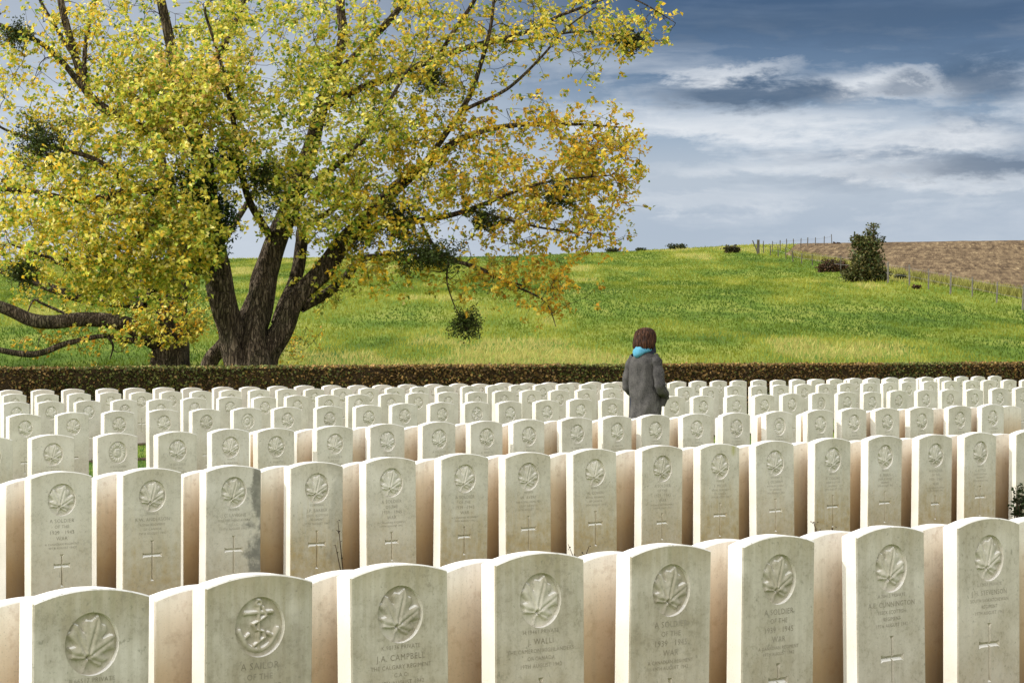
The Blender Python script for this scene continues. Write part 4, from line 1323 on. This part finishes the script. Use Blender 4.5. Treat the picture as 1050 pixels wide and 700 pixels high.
# blue hood lying on the back
V, Fc = [], []
na, nb = 40, 12
for i in range(na):
    ph = 2 * PI * i / na
    bk_ = max(0., -math.sin(ph)) ** .8     # 1 at the back
    vk = max(0., math.cos(ph - math.radians(255))) ** 3       # the point of the hood hangs at the left of the back
    prof = [(.070, 1.488), (.085, 1.500), (.105 + .018 * bk_, 1.492), (.118 + .032 * bk_, 1.462), (.122 + .045 * bk_, 1.430 - .035 * vk), (.115 + .042 * bk_, 1.412 - .075 * vk), (.095, 1.40 - .03 * vk), (.065, 1.41)]
    for j, (r, z) in enumerate(prof):
        wob = .012 * mnoise.noise(Vector((math.cos(ph) * 3, math.sin(ph) * 3, j * .6)))
        V.append((math.cos(ph) * (r * .80 + wob), .012 + math.sin(ph) * (r + wob), z + wob * .6 + (.0 if bk_ > 0 else -.03)))
m_ = 8
for i in range(na):
    for j in range(m_ - 1):
        a, b = i * m_ + j, ((i + 1) % na) * m_ + j
        Fc.append((a, b, b + 1, a + 1))
mesh_obj('hood', V, Fc, M['hood'], wom, smooth=True)
# bobbed hair
V, Fc = [], []
keys = [(1.436, .098, .092, -.040), (1.47, .116, .112, -.030), (1.52, .118, .119, -.016), (1.56, .115, .119, -.006), (1.60, .113, .118, .0), (1.64, .098, .106, .004), (1.668, .070, .080, .008), (1.682, .035, .04, .01), (1.685, .004, .004, .01)]
sides = 64
for zi, (z, rx, ry, cy) in enumerate(keys):
    for s in range(sides):
        th = 2 * PI * s / sides
        fr_ = math.sin(th)                    # 1 = front
        cut = 1.
        if z < 1.615 and fr_ > .35: cut = 1 - .34 * min(1, (fr_ - .35) / .25)
        st = 1 + .045 * math.sin(th * 13 + z * 6) + .03 * math.sin(th * 29 - z * 9) + .05 * mnoise.noise(Vector((math.cos(th) * 2.2, math.sin(th) * 2.2, z * 9)))
        jag = (.030 * mnoise.noise(Vector((s * .9, 0, 1)))) if zi == 0 else 0
        V.append((rx * math.cos(th) * cut * st, cy + ry * math.sin(th) * cut * st + .012, z + jag))
for i in range(len(keys) - 1):
    for s in range(sides):
        s2 = (s + 1) % sides; a = i * sides
        Fc.append((a + s, a + s2, a + sides + s2, a + sides + s))
for q in range(150):
    th = random.uniform(math.radians(145), math.radians(395))
    pts_ = []
    zt = random.uniform(1.56, 1.675); ze = random.uniform(1.405, 1.455)
    K_ = sorted(keys); off = random.uniform(.99, 1.08)
    for t in np.linspace(0, 1, 9):
        z = zt + (ze - zt) * t
        rx = float(np.interp(z, [k[0] for k in K_], [k[1] for k in K_])); ry = float(np.interp(z, [k[0] for k in K_], [k[2] for k in K_])); cy = float(np.interp(z, [k[0] for k in K_], [k[3] for k in K_]))
        a = th + .18 * math.sin(t * 3 + q) * t
        pts_.append(Vector((rx * off * math.cos(a), cy + .012 + ry * off * math.sin(a), z)))
    tube(V, Fc, pts_, [.004, .006, .007, .007, .007, .006, .005, .004, .002], 4)
hr = mesh_obj('hair', V, Fc, M['hair'], wom, smooth=True)
hr.location = (0, 0, 0)
for s in (-1, 1):
    V, Fc = loft([(1.552 + .011 * math.sin(a), s * .032, .102, .012 * math.cos(a), .010 * math.cos(a)) for a in np.linspace(-1.5, 1.5, 8)], 12)
    mesh_obj('eye', V, Fc, M['eye'], wom, smooth=True)
    V, Fc = loft(interp_rings([(-.05, s * .11, .09 + .03 * s, .050, .125), (.02, s * .11, .09 + .03 * s, .052, .128), (.07, s * .108, .05 + .03 * s, .050, .085), (.12, s * .106, -.01 + .03 * s, .056, .060), (.42, s * .10, .01 * s, .072, .075)], 18), 20, .003, s)
    mesh_obj('boot', V, Fc, M['boot'], wom, smooth=True)
    V, Fc = loft(interp_rings([(.35, s * .10, .0, .078, .08), (.6, s * .098, .0, .088, .092), (.9, s * .085, 0, .10, .11)], 10), 20, .006, s)
    mesh_obj('trouser_leg', V, Fc, M['navy'], wom, smooth=True)
V, Fc = loft([(1.503, 0, .107, .004, .003), (1.507, 0, .108, .022, .008), (1.511, 0, .109, .022, .008), (1.515, 0, .108, .004, .003)], 14)
mesh_obj('mouth', V, Fc, M['lip'], wom, smooth=True)

# ------------------------------------------------------------------ sky and light
SUN_H = Vector((-.997, .05, 0)).normalized(); SUN_EL = math.radians(31)
w = bpy.data.worlds.new('World'); bpy.context.scene.world = w; w.use_nodes = True
nt_w = w.node_tree; nt_w.nodes.clear()


class WT(NT):
    def __init__(self, tree):
        self.t = tree; self.out = self.n('ShaderNodeOutputWorld')


T = WT(nt_w)
sky = T.n('ShaderNodeTexSky', sky_type='NISHITA', sun_disc=False)
sky.sun_elevation = SUN_EL; sky.sun_rotation = math.atan2(SUN_H.x, SUN_H.y) % (2 * PI)
bg1 = T.n('ShaderNodeBackground', Strength=.10); T.l(sky.outputs[0], bg1.inputs[0])
tc = T.n('ShaderNodeTexCoord'); dv = tc.outputs['Generated']
sp = T.n('ShaderNodeSeparateXYZ'); T.l(dv, sp.inputs[0]); zz = sp.outputs[2]
warp = T.n('ShaderNodeTexNoise', Scale=9., Detail=3.); T.l(T.mapping(dv, (1, 1, 2.5)), warp.inputs['Vector'])
ad = T.n('ShaderNodeVectorMath', operation='MULTIPLY_ADD'); T.l(warp.outputs['Color'], ad.inputs[0]); ad.inputs[1].default_value = (.05, .05, .012); T.l(dv, ad.inputs[2])
wv_ = ad.outputs[0]
base = T.ramp(zz, [(0., (.50, .575, .66)), (.045, (.44, .52, .63)), (.065, (.50, .57, .66)), (.085, (.33, .43, .56)), (.105, (.155, .24, .37)), (.135, (.052, .110, .225)), (.22, (.15, .20, .30)), (.36, (.34, .40, .50)), (.6, (.82, .86, .92)), (1., (.95, .98, 1.02))])
n_st = T.noise(T.mapping(wv_, (7, 7, 62)), 1., 5, .6)
n_big = T.noise(T.mapping(wv_, (5.5, 5.5, 30), None), 1.3, 6, .58)
n_fl = T.noise(T.mapping(wv_, (30, 30, 80)), 1., 6, .66)
# bright torn edges in the middle band, grey bars between
bandb = T.ramp(zz, [(.045, .25), (.062, .9), (.085, 1.), (.11, .35), (.13, .06), (.3, .1)])
br = T.math('MULTIPLY', T.ramp(T.math('ADD', T.math('MULTIPLY', n_st, .65), T.math('MULTIPLY', n_fl, .35)), [(.47, 0.), (.62, 1.)]), bandb)
c = T.mix(T.math('MULTIPLY', br, .9), base, (.86, .89, .93))
bandd = T.ramp(zz, [(.045, .0), (.065, .55), (.09, .9), (.12, .8), (.3, .5), (.6, .3)])
dk = T.math('MULTIPLY', T.ramp(n_big, [(.50, 0.), (.64, 1.)]), bandd)
c = T.mix(T.math('MULTIPLY', dk, .85), c, (.090, .150, .255))
# individual clouds of the front: a long dark bar and torn white edges (bearing, elevation)
azn = T.math('DIVIDE', sp.outputs[0], T.math('MAXIMUM', sp.outputs[1], .05))
aw = T.math('ADD', azn, T.math('MULTIPLY', T.math('SUBTRACT', n_fl, .5), .05))
ew = T.math('ADD', zz, T.math('MULTIPLY', T.math('SUBTRACT', n_fl, .5), .022))
ew = T.math('ADD', ew, T.math('MULTIPLY', T.math('SUBTRACT', n_st, .5), .010))
def cloud(az, el, ra, re):
    da = T.math('DIVIDE', T.math('SUBTRACT', aw, az), ra); de = T.math('DIVIDE', T.math('SUBTRACT', ew, el), re)
    q = T.math('ADD', T.math('MULTIPLY', da, da), T.math('MULTIPLY', de, de))
    return T.math('POWER', 2.718, T.math('MULTIPLY', q, -1.))
for az, el, ra, re, k in ((.082, .106, .030, .0035, .75), (.150, .101, .034, .0055, .9), (.172, .079, .036, .0065, .95), (.110, .087, .060, .0050, .6), (.060, .085, .03, .004, .6), (.13, .068, .07, .004, .5), (.07, .055, .05, .004, .35), (.19, .062, .05, .004, .35), (-.1, .09, .09, .02, .6)):
    g = T.ramp(cloud(az, el, ra, re), [(.18, 0.), (.75, 1.)])
    c = T.mix(T.math('MULTIPLY', T.math('MULTIPLY', g, k), T.ramp(n_fl, [(.3, .45), (.62, 1.)])), c, (.84, .87, .91))
for az, el, ra, re, k in ((.098, .0985, .046, .0060, .85), (.158, .1000, .014, .0042, .6), (.19, .104, .022, .010, .65), (.15, .128, .10, .013, .45), (.20, .068, .05, .004, .55), (.07, .128, .05, .008, .3)):
    g = T.ramp(cloud(az, el, ra, re), [(.22, 0.), (.8, 1.)])
    c = T.mix(T.math('MULTIPLY', g, k), c, (.066, .118, .205))
# light patches in the high dark deck
c = T.mix(T.math('MULTIPLY', T.ramp(n_st, [(.5, 0.), (.75, 1.)]), .13), c, (.24, .35, .52))
# the same cloud deck brightens towards the left, where it thins
lf = T.ramp(T.math('ADD', T.math('MULTIPLY', sp.outputs[0], 2.2), .5), [(.25, 1.), (.62, 0.)])
c = T.mix(T.math('MULTIPLY', lf, .62), c, (.66, .72, .80))
bg_front = T.n('ShaderNodeBackground', Strength=1.0); T.l(c, bg_front.inputs[0])
# added fill light: unseen bright sky behind the viewer, with a lobe high left
rear = T.ramp(T.math('ADD', T.math('MULTIPLY', sp.outputs[1], .5), .5), [(.15, 1.), (.72, 0.)])
c = T.mix(rear, base, (1.30, 1.29, 1.27))
dt = T.n('ShaderNodeVectorMath', operation='DOT_PRODUCT'); T.l(dv, dt.inputs[0])
dt.inputs[1].default_value = Vector((-.46, -.66, .70)).normalized()
lobe = T.math('POWER', T.math('MAXIMUM', dt.outputs['Value'], 0.), 9.)
lobe_c = T.n('ShaderNodeVectorMath', operation='SCALE'); lobe_c.inputs[0].default_value = (1.0, .975, .93); T.l(T.math('MULTIPLY', lobe, 6.2), lobe_c.inputs['Scale'])
sm = T.n('ShaderNodeVectorMath', operation='ADD'); T.l(c, sm.inputs[0]); T.l(lobe_c.outputs[0], sm.inputs[1])
bg_rest = T.n('ShaderNodeBackground', Strength=1.0); T.l(sm.outputs[0], bg_rest.inputs[0])
fm = T.math('MULTIPLY', T.ramp(sp.outputs[1], [(.78, 0.), (.93, 1.)]), T.ramp(zz, [(.20, 1.), (.36, 0.)]))
bg2 = T.n('ShaderNodeMixShader'); T.l(fm, bg2.inputs[0]); T.l(bg_rest.outputs[0], bg2.inputs[1]); T.l(bg_front.outputs[0], bg2.inputs[2])
mx = T.n('ShaderNodeMixShader')
T.l(T.ramp(zz, [(.30, .96), (.75, .72)]), mx.inputs[0])
T.l(bg1.outputs[0], mx.inputs[1]); T.l(bg2.outputs[0], mx.inputs[2])
T.l(mx.outputs[0], T.out.inputs[0])

sun = bpy.data.lights.new('sun', 'SUN'); sun.energy = 4.7; sun.angle = math.radians(.5); sun.color = (1., .965, .91)
so = link(bpy.data.objects.new('sun', sun))
to_sun = SUN_H * math.cos(SUN_EL) + Vector((0, 0, math.sin(SUN_EL)))
so.rotation_euler = to_sun.to_track_quat('Z', 'Y').to_euler(); so.location = (-20, -40, 40)

cam = bpy.data.cameras.new('camera'); cam.sensor_width = 36; cam.lens = F / 1050 * 36
cam.clip_end = 4000; cam.clip_start = .1
cobj = link(bpy.data.objects.new('camera', cam)); cobj.location = (0, 0, EYE); cobj.rotation_euler = (PI / 2, 0, 0)
sc = bpy.context.scene
sc.camera = cobj
sc.view_settings.view_transform = 'Standard'; sc.view_settings.look = 'None'; sc.view_settings.exposure = 0; sc.view_settings.gamma = 1
sc.cycles.max_bounces = 5
